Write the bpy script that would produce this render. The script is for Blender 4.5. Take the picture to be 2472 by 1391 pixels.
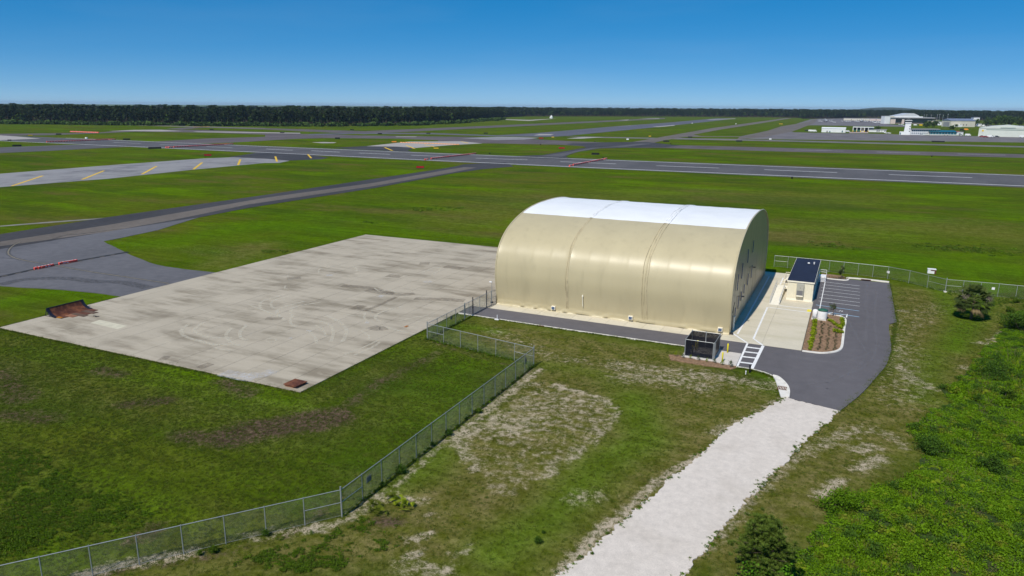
import bpy, bmesh, math, random
import numpy as np
from mathutils import Vector, Matrix
from mathutils.geometry import delaunay_2d_cdt
R = math.radians
for o in list(bpy.data.objects): bpy.data.objects.remove(o)
scene = bpy.context.scene
COL = scene.collection
# ------------------------------------------------------------------ camera
cam = bpy.data.cameras.new('camera'); cam.sensor_width = 36; cam.lens = 25.485
cam.clip_start = .5; cam.clip_end = 60000
camo = bpy.data.objects.new('camera', cam); COL.objects.link(camo)
mw = Matrix.Identity(4)
for i, row in enumerate(((0.905619,-0.109507,0.409709,0),(0.424029,0.217240,-0.879208,0),(0.007275,0.969956,0.243171,0))):
    for j in range(3): mw[i][j] = row[j]
mw[2][3] = 33.3
camo.matrix_world = mw
scene.camera = camo
scene.render.resolution_x = 1024; scene.render.resolution_y = 576
# ------------------------------------------------------------------ sky, sun, exposure
SUNV = Vector((-.13, -.82, 1.0)).normalized()
SEL = math.asin(SUNV.z); SROT = math.atan2(SUNV.x, SUNV.y)
world = bpy.data.worlds.new('World'); scene.world = world; world.use_nodes = True
wn = world.node_tree.nodes; wl = world.node_tree.links; wn.clear()
sky = wn.new('ShaderNodeTexSky'); sky.sky_type = 'NISHITA'; sky.sun_disc = False
sky.sun_elevation = SEL; sky.sun_rotation = SROT; sky.altitude = 0
sky.air_density = 0.3; sky.dust_density = 0.0; sky.ozone_density = 5.0
ga = wn.new('ShaderNodeGamma'); ga.inputs[1].default_value = .42
hs = wn.new('ShaderNodeHueSaturation'); hs.inputs['Saturation'].default_value = 2.15; hs.inputs['Value'].default_value = 2.75
tcw = wn.new('ShaderNodeTexCoord'); mpw = wn.new('ShaderNodeMapping'); mpw.inputs['Scale'].default_value = (1.6, 2.2, 16); nzw = wn.new('ShaderNodeTexNoise'); nzw.inputs['Scale'].default_value = 1.3; nzw.inputs['Detail'].default_value = 6
rmw = wn.new('ShaderNodeMapRange'); rmw.inputs[1].default_value = .5; rmw.inputs[2].default_value = .8; rmw.inputs[4].default_value = .05
mxw = wn.new('ShaderNodeMix'); mxw.data_type = 'RGBA'; mxw.inputs[7].default_value = (5.5, 6.2, 6.8, 1)   # faint high cirrus all round the sky
bg = wn.new('ShaderNodeBackground'); bg.inputs[1].default_value = .11
wo = wn.new('ShaderNodeOutputWorld')
wl.new(sky.outputs[0], ga.inputs[0]); wl.new(ga.outputs[0], hs.inputs['Color']); wl.new(tcw.outputs['Generated'], mpw.inputs[0]); wl.new(mpw.outputs[0], nzw.inputs['Vector']); wl.new(nzw.outputs['Fac'], rmw.inputs[0]); wl.new(rmw.outputs[0], mxw.inputs[0]); wl.new(hs.outputs[0], mxw.inputs[6]); wl.new(mxw.outputs[2], bg.inputs[0]); wl.new(bg.outputs[0], wo.inputs[0])
sl = bpy.data.lights.new('sun', 'SUN'); sl.energy = 4.4; sl.angle = R(.53); sl.color = (1, .94, .83)
so = bpy.data.objects.new('sun', sl); COL.objects.link(so)
so.rotation_euler = (-SUNV).to_track_quat('-Z', 'Y').to_euler(); so.location = (-20, -60, 90)
vs = scene.view_settings; vs.view_transform = 'Standard'; vs.look = 'None'; vs.gamma = 1; vs.exposure = 0
vs.use_curve_mapping = False
scene.cycles.max_bounces = 8; scene.cycles.transparent_max_bounces = 24; scene.cycles.volume_bounces = 0
# ------------------------------------------------------------------ helpers
rng = np.random.default_rng(7); random.seed(7)
def tag(o, label=None, cat=None, group=None, kind=None):
    if label: o['label'] = label
    if cat: o['category'] = cat
    if group: o['group'] = group
    if kind: o['kind'] = kind
    return o
def thing(name, label, cat, loc=(0, 0, 0), rz=0, group=None):
    o = bpy.data.objects.new(name, None); COL.objects.link(o)
    o.location = loc; o.rotation_euler = (0, 0, rz); o.empty_display_size = .3
    return tag(o, label, cat, group)
def link(name, me, parent=None, loc=None):
    o = bpy.data.objects.new(name, me); COL.objects.link(o)
    if parent: o.parent = parent
    if loc: o.location = loc
    return o
def copy_tree(o, parent=None):
    c = o.copy(); COL.objects.link(c); c.parent = parent
    for ch in o.children: copy_tree(ch, c)
    return c
class MB:
    def __init__(s): s.v = []; s.f = []; s.m = []
    def add(s, v, f, mi=0):
        n = len(s.v); s.v += [tuple(p) for p in v]; s.f += [tuple(i + n for i in q) for q in f]; s.m += [mi] * len(f); return s
    def box(s, x0, x1, y0, y1, z0, z1, mi=0):
        return s.add([(x0,y0,z0),(x1,y0,z0),(x1,y1,z0),(x0,y1,z0),(x0,y0,z1),(x1,y0,z1),(x1,y1,z1),(x0,y1,z1)],
                     [(0,3,2,1),(4,5,6,7),(0,1,5,4),(1,2,6,5),(2,3,7,6),(3,0,4,7)], mi)
    def bev(s, x0, x1, y0, y1, z0, z1, b, mi=0):     # box with chamfered top edge
        v = [(x0,y0,z0),(x1,y0,z0),(x1,y1,z0),(x0,y1,z0),(x0,y0,z1-b),(x1,y0,z1-b),(x1,y1,z1-b),(x0,y1,z1-b),
             (x0+b,y0+b,z1),(x1-b,y0+b,z1),(x1-b,y1-b,z1),(x0+b,y1-b,z1)]
        return s.add(v, [(0,3,2,1),(8,9,10,11)] + [(i,(i+1)%4,4+(i+1)%4,4+i) for i in range(4)] + [(4+i,4+(i+1)%4,8+(i+1)%4,8+i) for i in range(4)], mi)
    def tube(s, pts, r, n=8, mi=0, caps=True):
        pts = [Vector(p) for p in pts]; k = len(pts)
        rs = r if isinstance(r, (list, tuple)) else [r] * k
        v = []
        for i, p in enumerate(pts):
            d = (pts[min(i+1,k-1)] - pts[max(i-1,0)]).normalized()
            a = d.orthogonal().normalized() if abs(d.z) > .9 else d.cross(Vector((0,0,1))).normalized()
            b = d.cross(a)
            for j in range(n):
                t = 2*math.pi*j/n; v.append(p + (a*math.cos(t) + b*math.sin(t))*rs[i])
        f = [(i*n+j, i*n+(j+1)%n, (i+1)*n+(j+1)%n, (i+1)*n+j) for i in range(k-1) for j in range(n)]
        if caps: f += [tuple(range(n))[::-1], tuple(range((k-1)*n, k*n))]
        return s.add(v, f, mi)
    def lathe(s, prof, cx, cy, n=20, mi=0):
        v = [(cx+r*math.cos(2*math.pi*j/n), cy+r*math.sin(2*math.pi*j/n), z) for r, z in prof for j in range(n)]
        k = len(prof)
        f = [(i*n+j, i*n+(j+1)%n, (i+1)*n+(j+1)%n, (i+1)*n+j) for i in range(k-1) for j in range(n)]
        f += [tuple(range(n))[::-1], tuple(range((k-1)*n, k*n))]
        return s.add(v, f, mi)
    def prism(s, pts, z0, z1, mi=0):
        n = len(pts)
        v = [(x,y,z0) for x,y in pts] + [(x,y,z1) for x,y in pts]
        return s.add(v, [tuple(range(n))[::-1], tuple(range(n,2*n))] + [(i,(i+1)%n,n+(i+1)%n,n+i) for i in range(n)], mi)
    def mesh(s, name, mats, smooth=False):
        me = bpy.data.meshes.new(name); me.from_pydata(s.v, [], s.f)
        for m in (mats if isinstance(mats, (list, tuple)) else [mats]): me.materials.append(m)
        if any(s.m): me.polygons.foreach_set('material_index', s.m)
        if smooth: me.polygons.foreach_set('use_smooth', [True]*len(s.f))
        me.update(); return me
    def build(s, name, mats, parent=None, smooth=False, loc=None):
        return link(name, s.mesh(name, mats, smooth), parent, loc)
def area2(p): return sum(p[i][0]*p[(i+1)%len(p)][1]-p[(i+1)%len(p)][0]*p[i][1] for i in range(len(p)))
def ccw(p): return list(p) if area2(p) > 0 else list(p)[::-1]
def jag(pts, step, amp, seed=0, closed=True):
    r = random.Random(seed); out = []; n = len(pts)
    for i in range(n if closed else n-1):
        a = Vector(pts[i]); b = Vector(pts[(i+1)%n]); d = b-a; L = d.length
        if L < 1e-6: continue
        k = max(1, int(L/step)); nrm = Vector((-d.y, d.x))/L
        for j in range(k):
            p = a + d*(j/k)
            if j: p = p + nrm*r.gauss(0, amp)
            out.append((p.x, p.y))
    if not closed: out.append(tuple(pts[-1]))
    return out
def ragged(pts, step, amp, seed=0):
    "an outline roughened at several scales, like an edge that grass or sand creeps over"
    out = []; acc = seed*37.0; n = len(pts)
    for i in range(n):
        a = Vector(pts[i]); b = Vector(pts[(i+1)%n]); d = b-a; L = d.length
        if L < 1e-6: continue
        k = max(1, int(L/step)); nrm = Vector((-d.y, d.x))/L
        for j in range(k):
            q = acc+L*j/k; o = amp*(1.6*(float(vnoise(q, seed, 2.4))-.5)+1.3*(float(vnoise(q, seed+9, .7))-.5)+.8*(float(vnoise(q, seed+5, .25))-.5))
            p = a+d*(j/k)+nrm*o; out.append((p.x, p.y))
        acc += L
    return out
def smooth_line(pts, n=8, closed=False):
    P = [np.array(p, float) for p in pts]; out = []; k = len(P)
    for i in range(k if closed else k-1):
        if closed: a,b,c,d = P[i-1],P[i],P[(i+1)%k],P[(i+2)%k]
        else: a,b,c,d = P[max(i-1,0)],P[i],P[i+1],P[min(i+2,k-1)]
        for j in range(n):
            t = j/n
            out.append(tuple(.5*((2*b)+(-a+c)*t+(2*a-5*b+4*c-d)*t*t+(-a+3*b-3*c+d)*t**3)))
    if not closed: out.append(tuple(P[-1]))
    return out
def sheet(name, pts, z, mat, parent=None, kind='structure', skirt=.3):
    pts = ccw(pts); n = len(pts)
    vv, _, ff, _, _, _ = delaunay_2d_cdt([Vector(p) for p in pts], [], [list(range(n))], 1, 1e-5)
    v = [(p.x, p.y, z) for p in vv]; k = len(v)
    f = [tuple(q) for q in ff]
    v += [(p[0], p[1], z) for p in pts]+[(p[0], p[1], z-skirt) for p in pts]
    f += [(k+(i+1)%n, k+i, k+n+i, k+n+(i+1)%n) for i in range(n)]
    me = bpy.data.meshes.new(name); me.from_pydata(v, [], f); me.materials.append(mat); me.update()
    o = link(name, me, parent)
    if kind: o['kind'] = kind
    return o
def ribbon(name, pts, w, z, mat, parent):       # a flat painted strip
    P = [Vector(p) for p in pts]; v = []; k = len(P)
    for i, p in enumerate(P):
        d = (P[min(i+1,k-1)]-P[max(i-1,0)]).normalized(); nn = Vector((-d.y, d.x))*w/2
        v += [(p.x+nn.x, p.y+nn.y, z), (p.x-nn.x, p.y-nn.y, z)]
    me = bpy.data.meshes.new(name); me.from_pydata(v, [], [(2*i+1,2*i+3,2*i+2,2*i) for i in range(k-1)]); me.materials.append(mat)
    return link(name, me, parent)
def inpoly(x, y, poly):
    x = np.asarray(x); y = np.asarray(y); c = np.zeros(x.shape, bool); n = len(poly)
    for i in range(n):
        x0,y0 = poly[i]; x1,y1 = poly[(i+1)%n]
        if y0 == y1: continue
        c ^= ((y0 > y) != (y1 > y)) & (x < (x1-x0)*(y-y0)/(y1-y0)+x0)
    return c
def dist_line(x, y, pts):
    d = np.full(np.shape(x), 1e9)
    if len(pts) == 1: return np.hypot(x-pts[0][0], y-pts[0][1])
    for (x0,y0),(x1,y1) in zip(pts[:-1], pts[1:]):
        L = (x1-x0)**2+(y1-y0)**2
        t = np.clip(((x-x0)*(x1-x0)+(y-y0)*(y1-y0))/max(L,1e-9), 0, 1)
        d = np.minimum(d, np.hypot(x-(x0+t*(x1-x0)), y-(y0+t*(y1-y0))))
    return d
_T = np.random.default_rng(3).random((256,256))
def vnoise(x, y, s):
    x = np.asarray(x)/s; y = np.asarray(y)/s; xi = np.floor(x).astype(int); yi = np.floor(y).astype(int)
    fx = x-xi; fy = y-yi; fx = fx*fx*(3-2*fx); fy = fy*fy*(3-2*fy)
    g = lambda a, b: _T[a & 255, b & 255]
    return (g(xi,yi)*(1-fx)+g(xi+1,yi)*fx)*(1-fy)+(g(xi,yi+1)*(1-fx)+g(xi+1,yi+1)*fx)*fy
# ------------------------------------------------------------------ materials
class N:
    "small node-graph helper"
    def __init__(s, name):
        s.m = bpy.data.materials.new(name); s.m.use_nodes = True; s.t = s.m.node_tree
        s.b = s.t.nodes['Principled BSDF']; s.out = s.t.nodes['Material Output']
        s.b.inputs['Specular IOR Level'].default_value = .3
    def n(s, typ, **kw):
        x = s.t.nodes.new(typ)
        for k, v in kw.items(): setattr(x, k, v)
        return x
    def l(s, a, b): s.t.links.new(a, b)
    def pos(s):
        if not hasattr(s, '_p'): s._p = s.n('ShaderNodeNewGeometry').outputs['Position']
        return s._p
    def noise(s, scale, detail=3, rough=.55, vec=None, stretch=None):
        v = vec or s.pos()
        if stretch:
            mp = s.n('ShaderNodeMapping'); mp.inputs['Scale'].default_value = stretch; s.l(v, mp.inputs[0]); v = mp.outputs[0]
        x = s.n('ShaderNodeTexNoise'); x.inputs['Scale'].default_value = scale; x.inputs['Detail'].default_value = detail
        x.inputs['Roughness'].default_value = rough; s.l(v, x.inputs['Vector']); return x.outputs['Fac']
    def math(s, op, a, b=0, c=None, clamp=False):
        x = s.n('ShaderNodeMath', operation=op, use_clamp=clamp)
        for i, q in enumerate((a, b) if c is None else (a, b, c)):
            if isinstance(q, (int, float)): x.inputs[i].default_value = q
            else: s.l(q, x.inputs[i])
        return x.outputs[0]
    def step(s, v, lo, hi):
        x = s.n('ShaderNodeMapRange', interpolation_type='SMOOTHSTEP'); s.l(v, x.inputs[0])
        x.inputs[1].default_value = lo; x.inputs[2].default_value = hi; return x.outputs[0]
    def lin(s, v, lo, hi, a, b):
        x = s.n('ShaderNodeMapRange'); s.l(v, x.inputs[0])
        for i, q in enumerate((lo, hi, a, b)): x.inputs[1+i].default_value = q
        return x.outputs[0]
    def mix(s, f, a, b, blend='MIX'):
        x = s.n('ShaderNodeMix', data_type='RGBA', blend_type=blend)
        for i, q in ((0, f), (6, a), (7, b)):
            if isinstance(q, (int, float)): x.inputs[i].default_value = q
            elif isinstance(q, (tuple, list)): x.inputs[i].default_value = (*q, 1)
            else: s.l(q, x.inputs[i])
        return x.outputs[2]
    def attr(s, name):
        x = s.n('ShaderNodeAttribute', attribute_name=name); return x.outputs['Fac']
    def mul(s, col, v):     # multiply a colour by a scalar socket
        x = s.n('ShaderNodeVectorMath', operation='SCALE')
        if isinstance(col, (tuple, list)): x.inputs[0].default_value = col
        else: s.l(col, x.inputs[0])
        if isinstance(v, (int, float)): x.inputs['Scale'].default_value = v
        else: s.l(v, x.inputs['Scale'])
        return x.outputs[0]
    def col(s, c):
        if isinstance(c, (tuple, list)): s.b.inputs['Base Color'].default_value = (*c, 1)
        else: s.l(c, s.b.inputs['Base Color'])
        return s
    def rough(s, r):
        if isinstance(r, (int, float)): s.b.inputs['Roughness'].default_value = r
        else: s.l(r, s.b.inputs['Roughness'])
        return s
    def bump(s, h, strength=.3, dist=.05):
        x = s.n('ShaderNodeBump'); x.inputs['Strength'].default_value = strength; x.inputs['Distance'].default_value = dist
        s.l(h, x.inputs['Height']); s.l(x.outputs[0], s.b.inputs['Normal']); return s
def plain(name, c, rough=.6, var=.12, scale=1.5, metal=0, spec=.3, bump=0):
    a = N(name); v = a.noise(scale, 4); a.col(a.mul(c, a.lin(v, .3, .7, 1-var, 1+var))).rough(rough)
    a.b.inputs['Metallic'].default_value = metal; a.b.inputs['Specular IOR Level'].default_value = spec
    if bump: a.bump(a.noise(scale*8, 3), bump, .02)
    return a.m
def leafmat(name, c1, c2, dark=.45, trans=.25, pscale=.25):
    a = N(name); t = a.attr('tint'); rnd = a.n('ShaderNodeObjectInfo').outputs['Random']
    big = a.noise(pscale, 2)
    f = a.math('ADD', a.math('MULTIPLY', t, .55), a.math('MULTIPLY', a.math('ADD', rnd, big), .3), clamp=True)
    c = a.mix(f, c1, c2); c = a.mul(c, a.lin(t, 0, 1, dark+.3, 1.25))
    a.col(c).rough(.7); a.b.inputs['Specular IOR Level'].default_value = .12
    tr = a.n('ShaderNodeBsdfTranslucent'); a.l(c, tr.inputs[0]); ms = a.n('ShaderNodeMixShader'); ms.inputs[0].default_value = trans
    a.l(a.b.outputs[0], ms.inputs[1]); a.l(tr.outputs[0], ms.inputs[2]); a.l(ms.outputs[0], a.out.inputs[0])
    return a.m
def asphalt(name, c, var=.25, stain=.35, rough=.85):
    a = N(name); big = a.noise(.05, 4, stretch=(1, .35, 1)); mid = a.noise(.6, 4); fine = a.noise(14, 2)
    v = a.math('MULTIPLY', a.lin(big, .25, .75, 1-stain, 1+stain), a.lin(mid, .3, .7, 1-var, 1+var))
    v = a.math('MULTIPLY', v, a.lin(fine, .3, .7, .85, 1.15))
    a.col(a.mul(c, v)).rough(rough).bump(fine, .25, .01); return a.m
def concrete(name, c, dirt=(.24,.2,.15), dk=.5, obj=True, streak=(.25,1.6,1)):
    a = N(name); n1 = a.noise(.35, 5, .62, stretch=streak); n2 = a.noise(.11, 4); n3 = a.noise(2.2, 5, .65); fine = a.noise(20, 2)
    base = a.mul(c, a.lin(fine, .3, .7, .94, 1.06))
    m = a.math('MULTIPLY', a.step(n1, .4, .66), a.step(n2, .32, .6))
    cc = a.mix(a.math('MULTIPLY', m, dk), base, dirt)
    cc = a.mix(a.math('MULTIPLY', a.step(n3, .5, .75), .22), cc, tuple(q*.6 for q in c))
    cc = a.mix(a.math('MULTIPLY', a.step(a.noise(.5, 4), .58, .75), .25), cc, tuple(min(1, q*1.35) for q in c))
    if obj: cc = a.mul(cc, a.lin(a.n('ShaderNodeObjectInfo').outputs['Random'], 0, 1, .965, 1.035))
    a.col(cc).rough(.8).bump(n3, .08, .02); return a.m
M = {}
M['white_paint'] = plain('white_paint', (.78,.78,.78), .7, .1, 3)
M['old_white'] = plain('worn_white_paint', (.55,.56,.56), .8, .25, .5)
M['yellow_paint'] = plain('yellow_paint', (.72,.46,.03), .7, .2, .6)
M['blue_paint'] = plain('blue_paint', (.35,.55,.75), .7, .15, 2)
M['bollard'] = plain('bollard_yellow', (.85,.72,.02), .4, .05)
M['galv'] = plain('galvanised_steel', (.36,.38,.39), .5, .1, 4, metal=.4)
M['dark_steel'] = plain('dark_steel', (.03,.03,.035), .5)
M['rust'] = None
a = N('rusty_steel'); n1 = a.noise(.9, 5, .65); n2 = a.noise(5, 4)
a.col(a.mix(a.step(n1, .38, .68), a.mul((.07,.022,.013), a.lin(n2,.3,.7,.7,1.3)), a.mul((.19,.07,.032), a.lin(n2,.3,.7,.75,1.3)))).rough(.75).bump(n2, .2, .02); M['rust'] = a.m
M['rust2'] = plain('pale_rusty_steel', (.26,.12,.07), .8, .3, 1.2)
M['rust3'] = plain('brown_rusty_steel', (.115,.045,.025), .75, .35, 1.2)
M['rust4'] = plain('grey_brown_rusty_steel', (.12,.075,.05), .7, .3, 1.2)
M['orange_rust'] = plain('orange_steel', (.4,.15,.015), .7, .2)
M['navy'] = plain('navy_frame', (.012,.014,.028), .5, .2)
M['apron'] = concrete('apron_concrete', (.445,.39,.305), dirt=(.2,.165,.115), dk=.8, streak=(.22,1.0,1))
M['joint'] = plain('joint_sealant', (.2,.185,.165), .9, .3, .7)
M['pad'] = concrete('pad_concrete', (.62,.565,.45), dirt=(.47,.43,.29), dk=.5, streak=(.3,1.2,1))
M['walk'] = concrete('walk_concrete', (.58,.54,.5), dk=.25)
M['kerb'] = plain('kerb_concrete', (.7,.67,.62), .85, .12, 1.2)
M['lot'] = asphalt('lot_asphalt', (.118,.11,.118), .08, .16)
M['bay'] = asphalt('bay_asphalt', (.118,.115,.125), .12, .22)
M['runway'] = asphalt('runway_asphalt', (.096,.091,.094), .15, .25)
M['taxi'] = asphalt('taxiway_asphalt', (.14,.118,.1), .15, .22)
M['shoulder'] = asphalt('shoulder_asphalt', (.052,.048,.05), .15, .3)
M['redway'] = asphalt('reddish_asphalt', (.112,.092,.092), .15, .25)
M['blueway'] = asphalt('bluish_asphalt', (.105,.104,.128), .12, .2)
M['farapron'] = asphalt('terminal_asphalt', (.155,.14,.145), .15, .2)
M['oldconc'] = concrete('old_concrete', (.27,.262,.265), dirt=(.12,.115,.125), dk=.75, obj=False, streak=(.12,.12,1))
M['paleconc'] = concrete('pale_concrete', (.38,.355,.335), dk=.45, obj=False)
M['mulch'] = plain('mulch', (.24,.15,.09), .95, .45, 3, bump=.6)
M['track'] = plain('sandy_track', (.2,.19,.165), .95, .3, .3)
a = N('white_gravel'); n1 = a.noise(9, 4, .7); n2 = a.noise(.22, 4); n3 = a.noise(45, 2)
c = a.mul((.655,.59,.53), a.math('MULTIPLY', a.lin(n1, .25, .75, .84, 1.14), a.lin(n3, .25, .75, .8, 1.18)))
c = a.mix(a.math('MULTIPLY', a.step(n2, .42, .75), .55), c, (.52,.46,.4)); c = a.mul(c, a.lin(a.noise(1.4, 5, .7), .3, .7, .88, 1.1)); a.col(c).rough(.95).bump(n3, .5, .03); M['gravel'] = a.m
# tent fabrics
def fabric(name, c, rough, dirt=0.0):
    a = N(name); n1 = a.noise(.22, 4, stretch=(1,1,.25)); n2 = a.noise(3, 3); cc = a.mul(c, a.lin(n1, .25, .75, .94, 1.05))
    if dirt:
        sx = a.n('ShaderNodeSeparateXYZ'); a.l(a.pos(), sx.inputs[0])
        st = a.math('MULTIPLY', a.step(a.noise(.8, 4, stretch=(1,1,.12)), .5, .75), dirt); cc = a.mix(st, cc, tuple(q*.72 for q in c))
    a.col(cc).rough(rough).bump(n2, .04, .03); a.b.inputs['Specular IOR Level'].default_value = .5; return a.m
M['tan'] = fabric('tan_tent_fabric', (.485,.42,.265), .4, .3)
M['roofwhite'] = fabric('white_tent_fabric', (.83,.84,.86), .5)
M['tanwall'] = fabric('tan_wall_fabric', (.42,.33,.2), .3, .3)
M['seam'] = plain('seam_fabric', (.47,.4,.26), .6, .2)
M['seamwhite'] = plain('white_seam_fabric', (.8,.8,.8), .6, .2)
M['cream'] = plain('cream_siding', (.74,.69,.55), .6, .05)
M['creamwhite'] = plain('cream_white', (.85,.8,.68), .6, .05)
M['roofdark'] = plain('dark_roof_membrane', (.018,.022,.045), .7, .2, .7)
M['acgrey'] = plain('ac_grey', (.4,.39,.34), .5, .05); M['acdark'] = plain('ac_grille', (.17,.17,.18), .5, .1)
M['white'] = plain('white_plastic', (.8,.8,.82), .4, .03); M['green_lid'] = plain('green_lid', (.03,.12,.08), .5, .1)
M['black'] = plain('black', (.012,.012,.014), .5, .2)
M['red'] = plain('barricade_red', (.8,.1,.07), .5, .1); M['orange'] = plain('orange', (.85,.3,.03), .5, .1)
M['signred'] = plain('sign_red', (.4,.02,.02), .4, .1); M['signyellow'] = plain('sign_yellow', (.75,.5,.02), .4, .1)
M['bark'] = plain('bark', (.16,.12,.09), .9, .3, 3); M['pinebark'] = plain('pine_bark', (.12,.085,.065), .9, .3, 3)
M['glassdark'] = plain('dark_glass', (.02,.03,.045), .12, .1, spec=.6); M['tealglass'] = plain('teal_glass', (.02,.12,.16), .15, .2, .4, spec=.6)
M['bluewin'] = plain('blue_window', (.05,.09,.2), .25, .1, spec=.5)
M['bwhite'] = plain('white_wall', (.75,.77,.78), .7, .05, .2); M['bcream'] = plain('cream_wall', (.6,.57,.48), .7, .06, .2)
M['bbrown'] = plain('brown_wall', (.2,.17,.155), .7, .1, .2); M['bgrey'] = plain('grey_roof', (.32,.32,.34), .7, .1, .1)
M['palegreen'] = plain('pale_green_metal', (.62,.66,.6), .6, .04, .1); M['bluroof'] = plain('blue_grey_roof', (.17,.2,.3), .5, .1, .2)
M['pinkwall'] = plain('pale_pink_wall', (.62,.52,.48), .7, .06); M['vehicle_red'] = plain('vehicle_red', (.35,.03,.03), .35, .05); M['silver'] = plain('silver', (.55,.57,.6), .35, .1)
# chain link: real diamond wire pattern cut out of the sheet
def chainlink(name, c, wire, pitch=.06, axis='X'):
    a = N(name); sx = a.n('ShaderNodeSeparateXYZ'); tc = a.n('ShaderNodeUVMap'); a.l(tc.outputs[0], sx.inputs[0])
    def lines(sgn):
        q = a.math('ADD', sx.outputs[0], a.math('MULTIPLY', sx.outputs[1], sgn)); q = a.math('FRACT', a.math('DIVIDE', q, pitch*1.414))
        return a.math('LESS_THAN', q, wire)
    m = a.math('MAXIMUM', lines(1.0), lines(-1.0))
    tr = a.n('ShaderNodeBsdfTransparent'); ms = a.n('ShaderNodeMixShader'); a.l(m, ms.inputs[0]); a.l(tr.outputs[0], ms.inputs[1]); a.l(a.b.outputs[0], ms.inputs[2])
    a.l(ms.outputs[0], a.out.inputs[0]); a.col(c).rough(.5); return a.m
M['link'] = chainlink('chain_link_wire', (.16,.2,.17), .07)
M['linkdark'] = chainlink('gate_wire', (.2,.23,.22), .05)
M['screen'] = chainlink('black_privacy_screen', (.006,.007,.013), .76, .02)
# ground
a = N('ground_grass'); P1 = a.noise(.012, 4); P2 = a.noise(.06, 5, .6); P3 = a.noise(.4, 6, .7); P4 = a.noise(2.2, 6, .78); P5 = a.noise(8, 4, .8); P6 = a.noise(.035, 5, .65, stretch=(.5,1.2,1)); P7 = a.noise(1.1, 6, .72)
sand = a.attr('sand'); dry = a.attr('dry'); lush = a.attr('lush'); soil = a.attr('soil')
g = a.mix(a.step(P2, .28, .72), (.05,.094,.004), (.076,.112,.006))
g = a.mix(a.math('MULTIPLY', a.step(P1, .45, .7), .6), g, (.105,.112,.012))
g = a.mix(a.math('MULTIPLY', a.step(P6, .5, .66), .9), g, (.085,.158,.002))
g = a.mix(a.math('MULTIPLY', a.step(P6, .48, .34), .75), g, (.105,.092,.026))
P8 = a.noise(.02, 5, .62, stretch=(.6,1.5,1)); g = a.mix(a.math('MULTIPLY', a.step(P8, .5, .36), .6), g, (.035,.07,.008)); g = a.mix(a.math('MULTIPLY', a.math('MULTIPLY', a.step(P8, .55, .68), a.step(P4, .5, .72)), .6), g, (.24,.23,.12))
g = a.mix(a.math('MULTIPLY', a.step(P7, .5, .8), .4), g, (.115,.105,.03))
dryf = a.math('MULTIPLY', dry, a.lin(P3, .25, .75, .7, 1.1), clamp=True)
g = a.mix(dryf, g, a.mix(a.step(a.math('ADD', a.math('MULTIPLY', P3, .6), a.math('MULTIPLY', P7, .4)), .34, .66), (.105,.108,.014), (.165,.138,.055)))
lf = a.math('MULTIPLY', lush, a.lin(P3, .2, .7, .5, 1.1), clamp=True)
g = a.mix(lf, g, (.07,.138,.003))
sf = a.step(a.math('ADD', soil, a.math('MULTIPLY', a.math('SUBTRACT', a.math('ADD', P3, P4), 1.0), 1.4)), .2, .9)
g = a.mix(sf, g, a.mix(a.step(P4, .3, .7), (.05,.034,.022), (.13,.092,.062)))
sd = a.step(a.math('ADD', sand, a.math('MULTIPLY', a.math('SUBTRACT', a.math('ADD', a.math('MULTIPLY', P7, 1.3), a.math('MULTIPLY', P5, .7)), 1.0), 1.5)), .2, .9)
g = a.mul(g, a.math('MULTIPLY', a.math('MULTIPLY', a.lin(P4, .25, .75, .58, 1.42), a.lin(P5, .25, .75, .6, 1.4)), a.lin(P3, .3, .7, .8, 1.2)))
g = a.mul(g, a.lin(a.noise(.8, 3, stretch=(.035,.9,1)), .3, .7, .84, 1.16))
sdm = a.math('MULTIPLY', sd, a.step(sand, .02, .14))
g = a.mix(a.math('MULTIPLY', sdm, .92), g, a.mul((.52,.435,.335), a.lin(P5, .25, .75, .8, 1.15)))
a.col(g).rough(1.0).bump(a.math('ADD', a.math('MULTIPLY', P4, 1.4), P5), .55, .1); a.b.inputs['Specular IOR Level'].default_value = 0
M['ground'] = a.m
M['scrubsoil'] = plain('scrub_soil', (.03,.055,.008), .95, .5, 1.2)
# ================================================================== GROUND
def axis(lo, hi, step, far0, far1, grow=1.07):
    a = list(np.arange(lo, hi+step*.5, step)); s = step; x = a[-1]
    while x < far1: s *= grow; x += s; a.append(x)
    s = step; x = lo; b = []
    while x > far0: s *= grow; x -= s; b.append(x)
    return np.array(b[::-1]+a)
gx = axis(-126, 44, .75, -22000, 22000); gy = axis(24, 186, .75, -6000, 26000)
GX, GY = np.meshgrid(gx, gy)
fx, fy = GX.ravel(), GY.ravel()
near = ((fx > -160) & (fx < 80) & (fy > 10) & (fy < 260))
gz = -.03-.07*vnoise(fx, fy, 2.1)*near-.05*vnoise(fx+40, fy, .9)*near
def mask(items):
    m = np.zeros(fx.shape)
    for pts, r, lev in items:
        d = dist_line(fx, fy, pts); t = np.clip(1-d/r, 0, 1); m = np.maximum(m, lev*t*t*(3-2*t))
    return m
LOOP = [(-31.13,79.12),(-27.27,78.28),(-23.22,77.11),(-20.97,74.47),(-20.36,71.06),(-21.17,63.87),(-22.33,56.77),(-24.43,52.23),(-25.91,51.91),(-30.06,54.96),(-34.50,59.14),(-33.40,65.90),(-33.24,73.18)]
YARD = [(-53.35,86.51),(-35.46,83.28),(-35.44,43.14),(-39.77,36.84),(-44.78,29.80),(-1.20,50.74),(1.29,59.22),(9.41,77.93),(21.56,115.81),(30.63,155.59),(18.77,156.51),(8.87,155.19),(7.67,101.76),(-4.26,86.67),(-18.39,98.03),(-50.77,100.17)]
def polymask(poly, blur):
    ins = inpoly(fx, fy, poly); d = dist_line(fx, fy, list(poly)+[poly[0]])
    return np.clip(.5+np.where(ins, d, -d)/(2*blur), 0, 1)
loop_in = polymask(LOOP, .3)
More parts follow.
